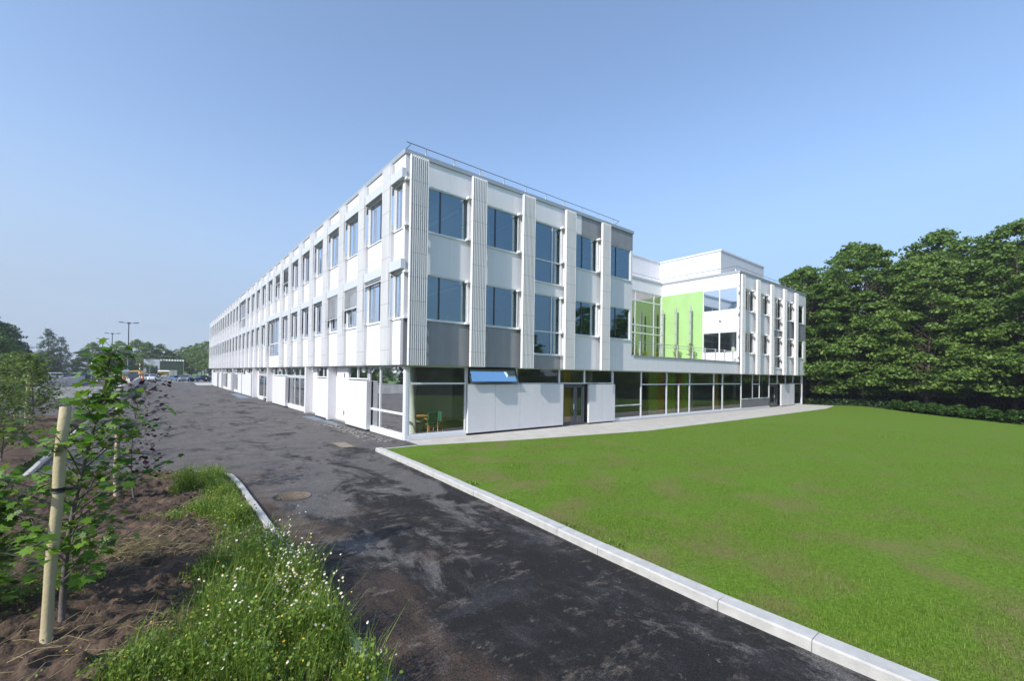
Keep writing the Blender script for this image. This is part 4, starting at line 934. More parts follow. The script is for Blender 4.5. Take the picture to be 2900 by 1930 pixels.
# ---------------------------------------------------------------- vehicles
def car_paint(name, c, metal=.3): return mat('paint_'+name, c, .25, metal, var=.02)
def make_car(kind, paint):
    t = empty('parked_car'); W_ = .88
    if kind == 'sedan': pr_ = [(-2.2, .35), (-2.22, .75), (-2.1, .95), (-1.45, 1.0), (-.85, 1.40), (.35, 1.44), (1.05, 1.0), (2.0, .82), (2.18, .6), (2.15, .35)]; gl = [(-1.3, 1.0), (-.82, 1.34), (.33, 1.38), (.95, 1.0)]
    elif kind == 'hatch': pr_ = [(-1.95, .35), (-2.0, .8), (-1.85, 1.05), (-1.6, 1.45), (-1.2, 1.52), (.2, 1.52), (1.0, 1.05), (1.85, .88), (2.0, .6), (1.98, .35)]; gl = [(-1.7, 1.05), (-1.5, 1.42), (.15, 1.45), (.9, 1.04)]
    elif kind == 'van': pr_ = [(-2.6, .4), (-2.62, 1.6), (-2.5, 2.45), (-2.2, 2.55), (1.2, 2.55), (1.6, 2.4), (2.1, 1.45), (2.7, 1.15), (2.8, .8), (2.75, .4)]; gl = [(1.0, 1.45), (1.0, 2.15), (1.5, 2.15), (1.95, 1.45)]; W_ = .98
    else: pr_ = [(-2.6, .5), (-2.62, 1.3), (-2.6, 1.35), (.2, 1.35), (.35, 1.9), (1.2, 1.9), (1.6, 1.3), (2.5, 1.1), (2.6, .8), (2.6, .5)]; gl = [(.5, 1.35), (.5, 1.8), (1.15, 1.8), (1.45, 1.35)]; W_ = .95
    def wid(z):
        top = max(p[1] for p in pr_); return W_ if z < 1.05 or kind == 'van' and z < 1.5 else W_-.16*(z-1.0)/(top-1.0+.01)
    mb = MB(); n = len(pr_); vs = [(x, -wid(z), z) for x, z in pr_]+[(x, wid(z), z) for x, z in pr_]
    mb.add(vs, [tuple(range(n)), tuple(reversed(range(n, 2*n)))]+[((i+1) % n, i, n+i, n+(i+1) % n) for i in range(n)])
    mb.build('body', paint, t, bevel=.05)
    for s in (-1, 1):
        mb = MB(); mb.add([(x, s*(wid(z)+.006), z) for x, z in gl], [tuple(range(len(gl)))]); mb.build('side_window', M['carglass'], t)
    def cross(i0, i1, name, m=M['carglass'], ins=.12):
        (xa, za), (xb, zb) = pr_[i0], pr_[i1]; nx, nz = (zb-za), -(xb-xa); l = math.hypot(nx, nz); nx, nz = nx/l*.012, nz/l*.012
        if nx*(xa+xb) < 0 and abs(nx) > abs(nz)*.2: nx, nz = -nx, -nz
        if nz < 0: nx, nz = -nx, -nz
        f = lambda tt: (xa+(xb-xa)*tt+nx, za+(zb-za)*tt+nz)
        a, b_ = f(.1), f(.9); mb = MB(); mb.add([(a[0], -wid(a[1])+ins, a[1]), (a[0], wid(a[1])-ins, a[1]), (b_[0], wid(b_[1])-ins, b_[1]), (b_[0], -wid(b_[1])+ins, b_[1])], [(0, 1, 2, 3)]); mb.build(name, m, t)
    if kind == 'sedan': cross(5, 6, 'windscreen'); cross(3, 4, 'rear_window')
    elif kind == 'hatch': cross(5, 6, 'windscreen'); cross(2, 3, 'rear_window')
    elif kind == 'van': cross(5, 6, 'windscreen'); 
    else: cross(5, 6, 'windscreen')
    for x in (-1.35, 1.35):
        for s in (-1, 1):
            mb = MB(); mb.tube([(x, s*(W_-.2), .32), (x, s*(W_+.01), .32)], .32, 16); wo = mb.build('wheel', M['tyre'], t)
            k = MB(); k.tube([(x, s*(W_+.011), .32), (x, s*(W_+.02), .32)], .19, 12); k.build('rim', M['alu'], wo)
    fx = max(p[0] for p in pr_); bxm = min(p[0] for p in pr_)
    for s in (-1, 1):
        mb = MB(); mb.box(fx-.12, fx+.005, s*(W_-.35), s*(W_-.08), .66, .80); mb.build('headlight', M['petal'], t)
        mb = MB(); mb.box(bxm-.01, bxm+.1, s*(W_-.28), s*(W_-.06), .78, .95); mb.build('tail_light', M['red'], t)
    return t
P_ = {k: car_paint(k, c) for k, c in dict(silver=(.55, .56, .58), black=(.03, .03, .035), green=(.03, .22, .10), maroon=(.12, .02, .035), navy=(.03, .05, .10), white=(.75, .75, .75), blue=(.06, .09, .16), yellow=(.75, .42, .03), orange=(.60, .28, .03), grey=(.16, .18, .2), lblue=(.14, .22, .36)).items()}
cars = [(-27.2, 133, 1.9, 'hatch', 'silver', 'silver hatchback parked left behind the grassy mound', 1.25), (-26.0, 139, 1.9, 'hatch', 'black', 'dark car behind the silver hatchback on the left', 1.2), (-22.6, 142, 0, 'pickup', 'green', 'green topped truck behind the maroon car', 1.25),
        (-23.2, 131.5, 2.9, 'sedan', 'maroon', 'maroon saloon in front of the green truck', 1.2), (-22.0, 124.5, 3.3, 'sedan', 'navy', 'long dark blue saloon left of the young maple', 1.3), (-19.3, 130, 2.2, 'hatch', 'maroon', 'maroon hatchback right of the young maple top', 1.15),
        (-15.2, 136, 1.2, 'van', 'white', 'white panel van seen from the rear', 1.05), (-16.0, 125.5, 1.9, 'sedan', 'navy', 'dark blue car in front of the white van', 1.05), (-13.3, 144, 1.3, 'van', 'orange', 'orange van half hidden behind the yellow van', .95),
        (-12.1, 138, 4.4, 'van', 'yellow', 'yellow van behind the striped pole', 1.0), (-12.4, 126.5, 4.6, 'hatch', 'black', 'black car in front of the yellow van', 1.15), (-10.0, 138, 4.9, 'hatch', 'white', 'white car partly hidden behind the white estate', 1.1),
        (-8.55, 133, 4.6, 'hatch', 'white', 'white estate car right of the striped pole', 1.15), (-5.2, 175, 3.3, 'sedan', 'white', 'small white car far off near the white building', .95), (-3.5, 139, 5.3, 'hatch', 'lblue', 'light blue hatchback left of the dark hatchback', 1.0),
        (-2.0, 131, 4.5, 'hatch', 'grey', 'dark grey hatchback seen from the front beyond the road end', 1.1), (.2, 176, 4.8, 'hatch', 'silver', 'small pale car far off behind the dark grey hatchback', .9), (1.65, 133, 3.7, 'sedan', 'blue', 'dark blue saloon with sloping windscreen near the end of the building', 1.1), (4.6, 133, 3.6, 'sedan', 'black', 'black saloon half hidden by the corner of the building', 1.1)]
cache = {}
for (x, y, rz, kind, col, lab, sc) in cars:
    if (kind, col) in cache: t = copy_tree(cache[(kind, col)])
    else: t = make_car(kind, P_[col]); cache[(kind, col)] = t
    t.name = {'van': 'parked_van', 'pickup': 'parked_truck'}.get(kind, 'parked_car')
    t.location = (-7.86+(x+7.86)*.9, -16.87+(y+16.87)*.9, 0); t.rotation_euler = (0, 0, rz); t.scale = (sc,)*3; tag(t, lab, {'van': 'van', 'pickup': 'truck'}.get(kind, 'car'), 'vehicles parked in the far car park')
t = empty('market_trailer', (-6.2, 178, 0)); mb = MB(); mb.box(-1.6, 1.6, -1, 1, .5, 2.6); mb.build('body', P_['yellow'], t)
mb = MB(); mb.add([(-1.7, -1.02, 2.62), (1.7, -1.02, 2.62), (1.7, -2.2, 2.2), (-1.7, -2.2, 2.2)], [(0, 1, 2, 3)]); mb.build('awning', M['petal'], t)
for x in (-.8, .8):
    mb = MB(); mb.tube([(x, -1.0, .35), (x, -.8, .35)], .35, 12); mb.build('wheel', M['tyre'], t)
tag(t, 'small yellow trailer with pale awning far off below the white building', 'trailer')
t = empty('utility_box', (-4.5, 141, 0)); mb = MB(); mb.box(-.9, .9, -.4, .4, .1, 2.7); mb.build('body', M['paving'], t, bevel=.03); mb = MB(); mb.box(-.95, .95, -.45, .45, 0, .1); mb.build('base', M['concrete'], t)
mb = MB(); mb.box(-.02, .02, -.42, -.401, .2, 2.6); mb.build('door_gap', M['black'], t); tag(t, 'beige utility cabinet on the verge beyond the road end', 'cabinet')
sheet('verge', [[(-120, 137.02), (120, 137.02), (120, 140.98), (-120, 140.98)]], .02, M['meadow'])
# low railing by the ramp mouth
t = empty('metal_railing', (-18, 118, 0)); mb = MB(); mb.tube([(0, 0, 1.1), (6, 0, 1.1)], .04, 6); mb.tube([(0, 0, .3), (6, 0, .3)], .03, 6); mb.build('rail', M['rail'], t); mb = MB()
for i in range(25): mb.tube([(i*.25, 0, 0 if i % 6 == 0 else .3), (i*.25, 0, 1.1)], .018, 5)
mb.build('baluster', M['rail'], t); tag(t, 'low grey metal railing between the young maple and the white van', 'railing')

# cyclist
t = empty('bicycle', (3.6, 141, 0), .1)
for x in (-.52, .52):
    mb = MB(); pts = [(x+.33*math.cos(a), 0, .34+.33*math.sin(a)) for a in np.linspace(0, 2*math.pi, 21)]; mb.tube(pts, .022, 6, cap=False); mb.build('wheel', M['tyre'], t)
mb = MB()
for a, b_ in (((-.52, .34), (-.2, .85)), ((-.2, .85), (.38, .85)), ((-.52, .34), (0, .3)), ((0, .3), (-.2, .9)), ((0, .3), (.4, .82)), ((.52, .34), (.36, 1.0))): mb.tube([(a[0], 0, a[1]), (b_[0], 0, b_[1])], .02, 6)
mb.build('frame', M['red'], t); mb = MB(); mb.tube([(.36, -.25, 1.03), (.36, .25, 1.03)], .018, 6); mb.build('handlebar', M['alu'], t); mb = MB(); mb.box(-.33, -.08, -.07, .07, .92, .97); mb.build('saddle', M['black'], t)
tag(t, 'red bicycle under the rider in white near the end of the building', 'bicycle')
def skinned(name, joints, bones, m, parent=None):
    me = bpy.data.meshes.new(name); me.from_pydata([j[0] for j in joints], bones, []); o = bpy.data.objects.new(name, me); COL.objects.link(o)
    sk = o.modifiers.new('skin', 'SKIN'); 
    if not me.skin_vertices:
        bpy.context.view_layer.objects.active = o
    for v, j in zip(me.skin_vertices[0].data, joints): v.radius = (j[1], j[1])
    me.skin_vertices[0].data[0].use_root = True
    ss = o.modifiers.new('sub', 'SUBSURF'); ss.levels = 1; ss.render_levels = 1; me.materials.append(m)
    if parent: o.parent = parent
    return o
try:
    J = [((-.2, 0, 1.0), .13), ((-.05, 0, 1.25), .14), ((.08, 0, 1.48), .15), ((.12, 0, 1.58), .06), ((.15, 0, 1.72), .10), ((.16, 0, 1.80), .085),
         ((.08, .2, 1.46), .06), ((.22, .24, 1.24), .045), ((.36, .22, 1.05), .035), ((.08, -.2, 1.46), .06), ((.22, -.24, 1.24), .045), ((.36, -.22, 1.05), .035),
         ((-.18, .1, .95), .09), ((.16, .12, .75), .065), ((.02, .12, .30), .045), ((.12, .12, .24), .035), ((-.18, -.1, .95), .09), ((.2, -.12, .85), .065), ((.05, -.12, .45), .045), ((.15, -.12, .40), .035)]
    bn = [(0, 1), (1, 2), (2, 3), (3, 4), (4, 5), (2, 6), (6, 7), (7, 8), (2, 9), (9, 10), (10, 11), (0, 12), (12, 13), (13, 14), (14, 15), (0, 16), (16, 17), (17, 18), (18, 19)]
    me = bpy.data.meshes.new('person'); me.from_pydata([j[0] for j in J], bn, []); o = bpy.data.objects.new('person', me); COL.objects.link(o)
    bpy.context.view_layer.objects.active = o; o.modifiers.new('skin', 'SKIN')
    if not me.skin_vertices: bpy.ops.mesh.customdata_skin_add()
    for v, j in zip(me.skin_vertices[0].data, J): v.radius = (j[1], j[1])
    me.skin_vertices[0].data[0].use_root = True; ss = o.modifiers.new('sub', 'SUBSURF'); ss.levels = 1; ss.render_levels = 1; me.materials.append(M['petal'])
    o.location = (3.6, 141, 0); o.rotation_euler = (0, 0, .1); tag(o, 'cyclist in white clothes riding past the end of the building', 'person')
    k = MB(); k.tube([(.16, 0, 1.80), (.155, 0, 1.87), (.14, 0, 1.91)], [.115, .10, .03], 10); k.build('hair', M['black'], o)
except Exception as e: print('person failed', e)

# ---------------------------------------------------------------- chairs and table inside the corner
def armchair(x, y, rz, label):
    t = empty('armchair', (x, y, .11), rz); mb = MB(); mb.box(-.25, .25, -.24, .24, .40, .47); mb.build('seat', M['tealcloth'], t, bevel=.02)
    mb = MB(); mb.box(-.24, .24, .20, .26, .5, .98); mb.build('backrest', M['tealcloth'], t, bevel=.02)
    for s in (-1, 1):
        mb = MB(); pts = [(s*.29, -.30, 0), (s*.29, -.31, .35), (s*.29, -.22, .58), (s*.29, -.05, .68), (s*.29, .15, .70), (s*.29, .27, .66)]; mb.tube(pts, .028, 8)
        mb.tube([(s*.29, .27, .66), (s*.29, .30, 0)], .026, 8); mb.build('arm_frame', M['wood'], t)
    tag(t, label, 'chair', 'wooden armchairs behind the corner glass')
armchair(2.6, 1.55, 2.4, 'armchair with curved beech arms at the right of the corner pane'); armchair(1.95, 1.25, 3.3, 'teal backed armchair in the middle of the corner pane')
t = empty('table', (1.75, 2.2, .11)); mb = MB(); mb.box(-.6, .6, -.4, .4, .70, .74); mb.build('tabletop', M['wood'], t)
for a in (-.55, .55):
    for b_ in (-.35, .35): mb = MB(); mb.box(a-.03, a+.03, b_-.03, b_+.03, 0, .70); mb.build('leg', M['wood'], t)
tag(t, 'small beech table behind the corner glass beside the column', 'table')

# ---------------------------------------------------------------- saplings
def sapling(name, x, y, H, seed, lm, shape, leaf, nbr, spread, z0=.1, lpb=12, trunk_r=.028, bark='barkl', lo=.18, droop=.0, lean=(0, 0), prof=None):
    rnd = random.Random(seed); rng = np.random.default_rng(seed); t = empty(name, (x, y, z0)); mb = MB()
    def tp(f): return Vector((lean[0]*f+.05*math.sin(f*5+seed), lean[1]*f+.04*math.cos(f*4+seed), H*f))
    mb.tube([tp(i/12)-(Vector((0, 0, .15)) if i == 0 else Vector()) for i in range(13)], [trunk_r*(1-.85*i/12) for i in range(13)], 7)
    C_ = []; N_ = []; Sz = []
    for i in range(nbr):
        f = lo+(1-lo)*(i+rnd.random()*.8)/nbr; s = tp(f); ang = i*2.4+rnd.uniform(-.6, .6); pf_ = prof(f) if prof else (1-f)**.5+.15
        ln = spread*pf_*rnd.uniform(.6, 1.1); up = .45+.5*f
        e = s+Vector((math.cos(ang), math.sin(ang), up-droop))*ln; mid = (s+e)/2+Vector((0, 0, .06*ln)); r0 = trunk_r*.38*(1-.5*f)
        mb.tube([s, mid, e], [r0, r0*.65, .0025], 5, cap=False)
        n = max(3, int(lpb*(ln/spread+.25)))
        for j in range(n):
            u = .25+.75*(j+rnd.random())/n; p = s.lerp(mid, u*2) if u < .5 else mid.lerp(e, (u-.5)*2)
            d = Vector((rnd.gauss(0, 1), rnd.gauss(0, 1), rnd.gauss(0, .6))).normalized()*rnd.uniform(.04, .15)*min(1.2, leaf/.09)
            q = p+d; mb.tube([p, q], .0018, 3, cap=False); C_.append(tuple(q)); N_.append((d.x*3+rnd.gauss(0, .35), d.y*3+rnd.gauss(0, .35), .9+rnd.gauss(0, .3))); Sz.append(leaf*rnd.uniform(.55, 1.25))
    mb.build('stem', M[bark], t); leaves_obj('crown', np.array(C_), np.array(N_), np.array(Sz), shape, lm, t, fold=-.22, seed=seed)
    return t
t = sapling('maple_sapling', -8.62, -10.17, 3.02, 3, M['leafM'], MAPLE, .118, 62, 1.0, z0=.12, lpb=24, trunk_r=.032, lo=.13, lean=(.30, -.02), prof=lambda f: (.95-.25*f if f < .62 else max(.16, 1.25-1.2*f))*(.75+.35*math.sin(f*37)))
tag(t, 'young maple with bright green lobed leaves tied to the nearest stake', 'sapling')
t = sapling('maple_sapling', -9.38, -9.5, 1.55, 41, M['leafM'], MAPLE, .12, 44, .6, z0=.12, lpb=20, trunk_r=.016, lo=.1); tag(t, 'low leafy maple shoot in the shade at the left edge of the picture', 'sapling')
t = sapling('purple_sapling', -8.22, -4.6, 2.35, 9, M['leafP'], HEART, .10, 40, .85, z0=.1, lpb=12, trunk_r=.022, lo=.12, prof=lambda f: .95-.3*f)
tag(t, 'young shrubby tree with dark purple round leaves behind the maple', 'sapling')
t = sapling('green_sapling', -12.3, 12.4, 3.1, 13, M['leafB'], HEX, .12, 90, 1.25, z0=.25, lpb=34, trunk_r=.03, lo=.1); tag(t, 'feathery green young tree beside the right one of two far stakes', 'sapling')
t = sapling('green_sapling', -13.4, 14.8, 3.0, 17, M['leafB'], HEX, .12, 90, 1.3, z0=.25, lpb=34, trunk_r=.03, lo=.1); tag(t, 'feathery green young tree at the left edge beside the left far stake', 'sapling')
t = sapling('green_sapling', -11.35, 2.2, 2.2, 19, M['leafB'], HEX, .09, 70, .85, z0=.2, lpb=34, trunk_r=.022, lo=.08); tag(t, 'small leaved young tree nearest the left edge behind the first stake', 'sapling')
for i, (x, y) in enumerate(((30.2, 5.3), (30.3, 3.9), (29.2, 6.6), (27.5, 6.9))):
    t = sapling('terrace_sapling', x, y, 1.9 if i < 2 else 1.1, 31+i, M['leafY'], HEX, .13, 22, .45, z0=4.02, lpb=12, trunk_r=.014, lo=.35)
    tag(t, ('yellow green sapling before the middle post on the terrace', 'yellow green sapling before the right post on the terrace', 'small bushy plant before the green wall left of the middle post', 'small bushy plant before the courtyard glazing')[i], 'sapling', 'young plants on the terrace')

def stake(x, y, H, lean, r, label, tie=None):
    t = empty('tree_stake', (x, y, .05)); mb = MB(); top = Vector((lean[0], lean[1], H)); n = 8
    mb.tube([top*(i/n)+Vector((.006*math.sin(i*1.7), .006*math.cos(i*2.1), -.1 if i == 0 else 0)) for i in range(n+1)]+[top+Vector((0, 0, .012))], [r*(1+.05*math.sin(i*2.3)) for i in range(n+1)]+[r*.8], 16); mb.build('post', M['stake'], t)
    if tie:
        k = MB(); c = top*(tie/H); k.tube([c-Vector((0, 0, .025)), c+Vector((0, 0, .025))], r+.006, 16); k.box(c.x+r*.5, c.x+r+.12, c.y-.02, c.y+.02, c.z-.012, c.z+.012); k.build('rubber_tie', M['black'], t)
    tag(t, label, 'stake', 'wooden tree stakes')
stake(-8.68, -10.65, 2.45, (.10, .05), .046, 'pale peeled wooden stake holding the young maple, nearest of all', 1.62)
stake(-8.50, -4.6, 2.15, (.01, .06), .045, 'wooden stake between the maple and the purple leaved sapling', 1.5)
stake(-12.45, 12.2, 2.5, (.06, .0), .06, 'right one of the two far wooden stakes at the left edge')
stake(-13.35, 15.6, 2.4, (.02, .0), .06, 'left one of the two far wooden stakes at the left edge')

# ---------------------------------------------------------------- ground cover near the camera
def gauss_clumps(rng, clumps):
    out = []
    for (x, y, sx, sy, rot, n, h) in clumps:
        p = rng.normal(size=(n, 2))*.5; a = np.stack([p[:, 0]*sx, p[:, 1]*sy], 1); c, s = math.cos(rot), math.sin(rot)
        xy = np.stack([x+a[:, 0]*c-a[:, 1]*s, y+a[:, 0]*s+a[:, 1]*c], 1); rr_ = np.clip(1-np.hypot(p[:, 0], p[:, 1])*.55, .2, 1); out.append(np.concatenate([xy, (h*rr_)[:, None]], 1))
    return np.concatenate(out)
CL = [(-6.7, -10.5, .6, 1.5, .1, 1300, .56), (-7.05, -11.3, .75, .9, .0, 1000, .50), (-6.95, -12.1, .7, .7, 0, 650, .40), (-7.7, -11.6, .8, .5, 0, 520, .34), (-6.5, -9.4, .3, .7, 0, 330, .42), (-6.68, -7.2, .36, 1.0, 0, 520, .26), (-6.95, -6.3, .5, .6, 0, 300, .30), (-6.68, -5.1, .36, 1.2, 0, 420, .27),
      (-6.75, -3.3, .45, .9, 0, 420, .38), (-7.35, -2.7, .7, .4, 0, 200, .22), (-8.3, -2.1, 1.2, .3, 0, 240, .18), (-7.3, -4.2, .22, .35, 0, 190, .62), (-8.6, -11.5, 1.5, .4, .1, 520, .15), (-9.4, -9.4, 1.0, .9, 0, 420, .35), (-7.9, -8.2, 1.2, .8, 0, 130, .12), (-7.6, -6.4, .7, .5, 0, 120, .16), (-6.35, -13.0, .25, .6, 0, 240, .36), (-6.45, -12.2, .2, .35, 0, 160, .5), (-9.3, -7.0, .9, .6, 0, 200, .25), (-7.25, -9.6, .25, .3, 0, 60, .3)]
rng = np.random.default_rng(7)
def inbed(P): return P[(P[:, 0] < np.where(P[:, 1] > -8.9, -6.42, -6.26)) & (P[:, 1] < -2.15+np.minimum(0, -7-P[:, 0])*-.2)]
st = inbed(gauss_clumps(rng, CL)); fn_ = np.sin(st[:, 0]*7+1.7*np.sin(st[:, 1]*3.1))*np.sin(st[:, 1]*5.3+1.1*np.sin(st[:, 0]*6)); st[:, 2] *= 1+.42*fn_+.25*rng.normal(size=len(st)).clip(-1, 2); st = st[rng.random(len(st)) < .72+.45*fn_]; st[:, 2] = np.maximum(.03, st[:, 2])
# stems and blades: thin bent strips
def blades(name, P, m, wid, lean=.5, seed=0, base=0.04, parent=None, curve=.35):
    rng = np.random.default_rng(seed); n = len(P); h = P[:, 2]*rng.uniform(.45, 1.15, n); a = rng.uniform(0, 2*np.pi, n); l = rng.uniform(0, lean, n)*h
    d = np.stack([np.cos(a), np.sin(a)], 1); w_ = wid*rng.uniform(.6, 1.3, n); sd = np.stack([-d[:, 1], d[:, 0]], 1)*w_[:, None]
    B0 = np.concatenate([P[:, :2], np.full((n, 1), base)], 1)
    if base is None: pass
    M1 = B0+np.concatenate([d*(l*curve)[:, None], (h*.6)[:, None]], 1); T = B0+np.concatenate([d*l[:, None], h[:, None]], 1); S3 = np.concatenate([sd, np.zeros((n, 1))], 1)
    Vv = np.stack([B0-S3, B0+S3, M1+S3*.8, T, M1-S3*.8], 1)
    me = bpy.data.meshes.new(name); me.vertices.add(n*5); me.vertices.foreach_set('co', Vv.reshape(-1).astype(np.float32)); li = (np.arange(n, dtype=np.int32)[:, None]*5+np.array([0, 1, 2, 4, 4, 2, 3], dtype=np.int32)[None, :]).reshape(-1); me.loops.add(n*7); me.loops.foreach_set('vertex_index', li)
    ls = (np.arange(n, dtype=np.int32)[:, None]*7+np.array([0, 4], dtype=np.int32)[None, :]).reshape(-1); me.polygons.add(n*2); me.polygons.foreach_set('loop_start', ls); me.polygons.foreach_set('loop_total', np.tile(np.array([4, 3], dtype=np.int32), n)); me.materials.append(m); me.update(calc_edges=True)
    o = bpy.data.objects.new(name, me); COL.objects.link(o); return o, T
S4 = np.repeat(st, 9, axis=0); S4[:, :2] += rng.normal(size=(len(S4), 2))*.05; S4[:, 2] *= rng.uniform(.5, 1.35, len(S4))
o, tips = blades('weeds', S4, M['weed'], .0038, .9, 2); tag(o, 'tangle of green weed stems and grass along the bed kerb', 'weeds', kind='stuff')
# leaves up the stems
L3 = np.repeat(st, 8, axis=0); L3[:, :2] += rng.normal(size=(len(L3), 2))*.06; zz = L3[:, 2]*rng.random(len(L3))**.8
o = leaves_obj('weed_leaves', np.stack([L3[:, 0], L3[:, 1], .05+zz], 1), rng.normal(size=(len(L3), 3))*.6+np.array([0, 0, .8]), rng.uniform(.012, .045, len(L3)), HEX, M['weed'], None, .2, 5); tag(o, 'small green leaves of the flowering weeds along the bed kerb', 'weeds', kind='stuff')
# chamomile and yellow flowers on the tips
ft = tips[rng.random(len(tips)) < .55]
near = (np.abs(ft[:, 0]+6.7) < .8) & (ft[:, 1] < -8.6) & (ft[:, 1] > -13.2)
wsel = ft[near & (rng.random(len(ft)) < .05+.24*(ft[:, 0] > -6.75)*(ft[:, 1] > -11.8)) & (ft[:, 2] > .26)]
def flowers(name, P, r, m, disc, label):
    rng2 = np.random.default_rng(3); n = len(P); k = 8; ang = np.arange(k)*2*np.pi/k; sh = []
    for a in ang: sh += [(math.cos(a)*1.0, math.sin(a)*1.0), (math.cos(a+.39)*.55, math.sin(a+.39)*.55)]
    nn = rng2.normal(size=(n, 3))*.4+np.array([-.35, -.1, .9]); o = leaves_obj(name, P+np.array([0, 0, .01]), nn, np.full(n, r)*rng2.uniform(.7, 1.2, n), sh, m, None, 0, 4)
    tag(o, label, 'flowers', kind='stuff')
    if disc:
        d = [(math.cos(a)*.36, math.sin(a)*.36) for a in ang]; o2 = leaves_obj('flower_centre', P+np.array([0, 0, .014])+nn/np.linalg.norm(nn, axis=1, keepdims=True)*.004, nn, np.full(n, r), d, M['yellow'], o, 0, 4)
flowers('chamomile_flowers', wsel, .016, M['petal'], True, 'white chamomile flowers with yellow centres over the bed kerb')
ysel = ft[(rng.random(len(ft)) < .028) & (ft[:, 2] > .12)]
flowers('yellow_flowers', ysel, .011, M['yellow'], False, 'scattered small yellow flowers among the weeds of the bed')
# straw and dry stalks
sp = gauss_clumps(rng, [(-8.3, -8.7, 1.3, .7, .2, 260, .12), (-7.7, -7.6, 1.0, .5, .1, 120, .1), (-8.6, -10.8, 1.4, .6, 0, 120, .1), (-7.2, -5.9, .6, .5, 0, 60, .1), (-8.25, -8.3, .5, .3, 0, 260, .16)])
mb = MB(); rnd = random.Random(12)
for (x, y, h) in sp:
    if x > -6.4: continue
    z = b1(x, y)+.05; a = rnd.gauss(.25, .5); l = rnd.uniform(.08, .4); dz = rnd.uniform(-.01, .08)
    mb.tube([(x, y, z), (x+math.cos(a)*l*.5, y+math.sin(a)*l*.5, z+dz+.02), (x+math.cos(a)*l, y+math.sin(a)*l, z+dz*.6)], rnd.uniform(.0015, .004), 4)
o = mb.build('straw', M['straw']); tag(o, 'dry straw and cut stalks lying on the brown soil', 'straw', kind='stuff')
# stones and crumbs on soil and road
mb = MB()
for i in range(300):
    x, y = (rnd.uniform(-10.5, -6.5), rnd.uniform(-12.5, -3)) if i % 5 else (rnd.uniform(-5.9, -2.6), rnd.uniform(-15, -1)); z = (b1(x, y)+.05) if x < -6.3 else .004; r = rnd.uniform(.004, .010 if x > -6.3 else .016)
    mb.tube([(x, y, z-r*.3), (x+r*.2, y, z+r*.5), (x, y+r*.2, z+r*.9)], [r*.9, r, r*.35], 6)
o = mb.build('loose_stones', mat('pebble', (.15, .11, .08), .9, var=.4, vscale=6)); tag(o, 'small stones and clods scattered over soil and road', 'stones', kind='stuff')
mb = MB()
for i in range(170):
    y = rnd.gauss(3.2, 3.0); x = rnd.uniform(-.9, -.02) if i % 2 else rnd.gauss(-.5, .3)
    if x > -.03 or y < .5 or y > 9: continue
    a = rnd.uniform(0, 3); l = rnd.uniform(.02, .07); mb.box(x-l, x+l, y-.02, y+.02, .003, .012)
o = mb.build('building_rubble', M['paving']); tag(o, 'pale crumbs of plaster on the asphalt along the foot of the building', 'rubble', kind='stuff')
# red and white tape on the kerb end
t = empty('barrier_tape', (-10.85, -2.1, .2)); a = MB(); b_ = MB()
for i in range(9): (a if i % 2 else b_).add([(i*.11-.8, .02*math.sin(i), .03+.02*math.cos(i*1.3)), (i*.11-.69, .02*math.sin(i+1), .03+.02*math.cos(i*1.3+1.3)), (i*.11-.69, .02*math.sin(i+1)+.03, .10+.02*math.cos(i*1.3+1.3)), (i*.11-.8, .02*math.sin(i)+.03, .10+.02*math.cos(i*1.3))], [(0, 1, 2, 3)])
a.build('white_band', M['petal'], t); b_.build('red_band', M['red'], t); tag(t, 'strip of red and white barrier tape lying on the soil left of the maple', 'tape')
mb = MB(); mb.box(-10.75, -10.5, -2.3, -1.5, .08, .24); t = mb.build('loose_kerbstone', M['kerb'], bevel=.01); tag(t, 'loose grey kerbstone on the soil beside the barrier tape', 'kerbstone')

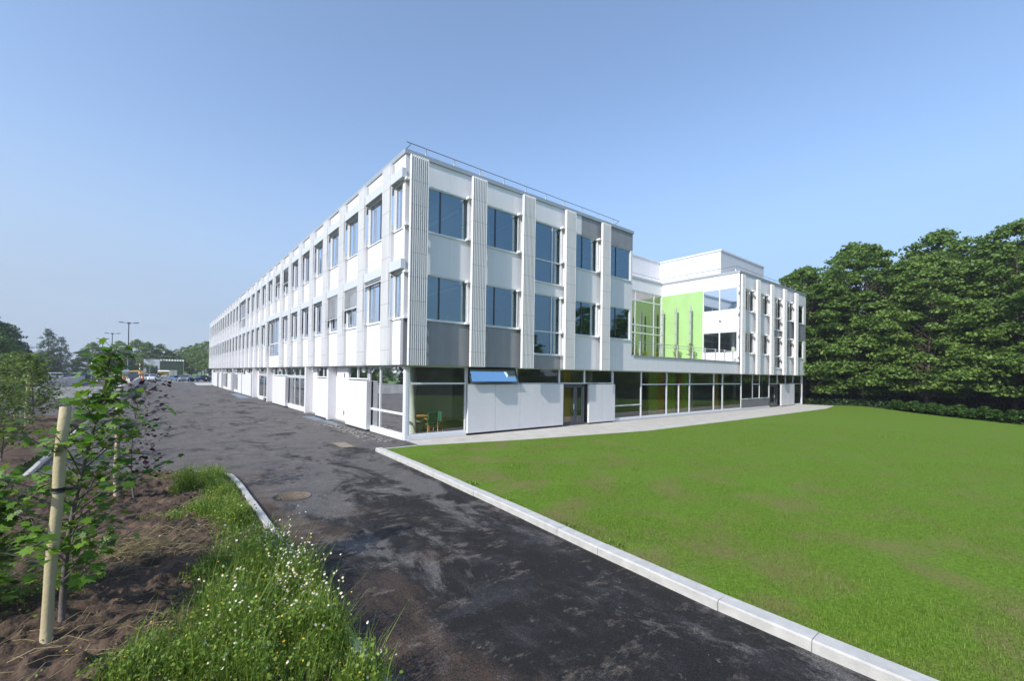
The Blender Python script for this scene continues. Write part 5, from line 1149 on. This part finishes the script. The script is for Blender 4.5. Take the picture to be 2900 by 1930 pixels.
# lawn grass blades
def pip(x, y, poly):
    ins = np.zeros(len(x), bool); j = len(poly)-1
    for i in range(len(poly)):
        xi, yi = poly[i]; xj, yj = poly[j]; c = ((yi > y) != (yj > y)) & (x < (xj-xi)*(y-yi)/((yj-yi)+1e-12)+xi); ins ^= c; j = i
    return ins
cx, cy = -7.86, -16.87
n = 420000; r_ = 5.2+ (rng.random(n)**1.25)*27; th = rng.uniform(-.35, 1.25, n); gx = cx+r_*np.cos(th); gy = cy+r_*np.sin(th)
k = pip(gx, gy, [(-2.18, -40), (-2.2, -14.3), (-1.95, -10.2), (-1.66, -6.5), (-1.4, -1.5), (.3, -1.5), (4.5, -2.6), (12, -3.9), (22.6, -3.95), (41, -3.8), (44, -8), (36, -16), (20, -30), (6, -40)])
gx, gy, r_ = gx[k], gy[k], r_[k]; pn = np.sin(gx*.9+1.3*np.sin(gy*.8))*np.sin(gy*1.1+np.sin(gx*.7+2)) + .5*np.sin(gx*3.1+gy*1.7)*np.sin(gy*3.7-gx*.9) + .35*np.sin(gx*7.3-gy*5.1)*np.sin(gy*8.1+gx*2.3)
kk = rng.random(len(gx)) < np.clip(.95-np.clip(pn-.10, 0, 1)*1.25, .12, 1); gx, gy, r_ = gx[kk], gy[kk], r_[kk]
hh = .034+.012*np.sin(gx*1.3)*np.sin(gy*1.7)+rng.random(len(gx))*.016
P = np.stack([gx, gy, hh*np.where(rng.random(len(gx)) < .004, 2.6, 1)], 1); o, _ = blades('grass', P, M['grassb'], .0035, .9, 9, base=.045)
# blades widen with distance from the near edge so that far turf keeps its nap
tag(o, 'short mown grass of the big lawn', 'grass', kind='stuff')
# weeds along the lawn kerb
rp = gauss_clumps(rng, [(-1.75, -9.2, .25, .3, 0, 60, .12), (-1.6, -7.6, .25, .3, 0, 50, .14), (-1.85, -11.2, .2, .25, 0, 50, .12), (-1.9, -12.3, .2, .2, 0, 50, .1), (.6, -6.6, .3, .3, 0, 50, .12), (1.6, -5.2, .3, .3, 0, 40, .12), (3.5, -9, .4, .4, 0, 40, .1), (-1.5, -5.5, .2, .4, 0, 50, .1), (6.5, -7, .4, .4, 0, 40, .12), (12, -9, .8, .8, 0, 60, .12), (20, -12, 1, 1, 0, 80, .14)])
rp = rp[rp[:, 0] > -2.15]; o, _ = blades('lawn_weeds', rp, M['weed'], .009, 1.0, 12, base=.05); tag(o, 'tufts of broad leaved weeds in the lawn and along its kerb', 'weeds', kind='stuff')

# ---------------------------------------------------------------- summer haze
mb = MB(); mb.box(-905, 905, -605, 1405, -1.2, 40); hz = mb.build('haze', bpy.data.materials.new('haze_air')); hm = hz.data.materials[0]; hm.use_nodes = True; nt = hm.node_tree
nt.nodes.remove(nt.nodes['Principled BSDF']); pv = nt.nodes.new('ShaderNodeVolumePrincipled'); pv.inputs['Color'].default_value = (.86, .92, 1, 1); pv.inputs['Density'].default_value = .00055; pv.inputs['Anisotropy'].default_value = .2
nt.links.new(pv.outputs[0], nt.nodes['Material Output'].inputs['Volume']); tag(hz, 'thin pale summer haze over the whole place', 'haze', kind='stuff')
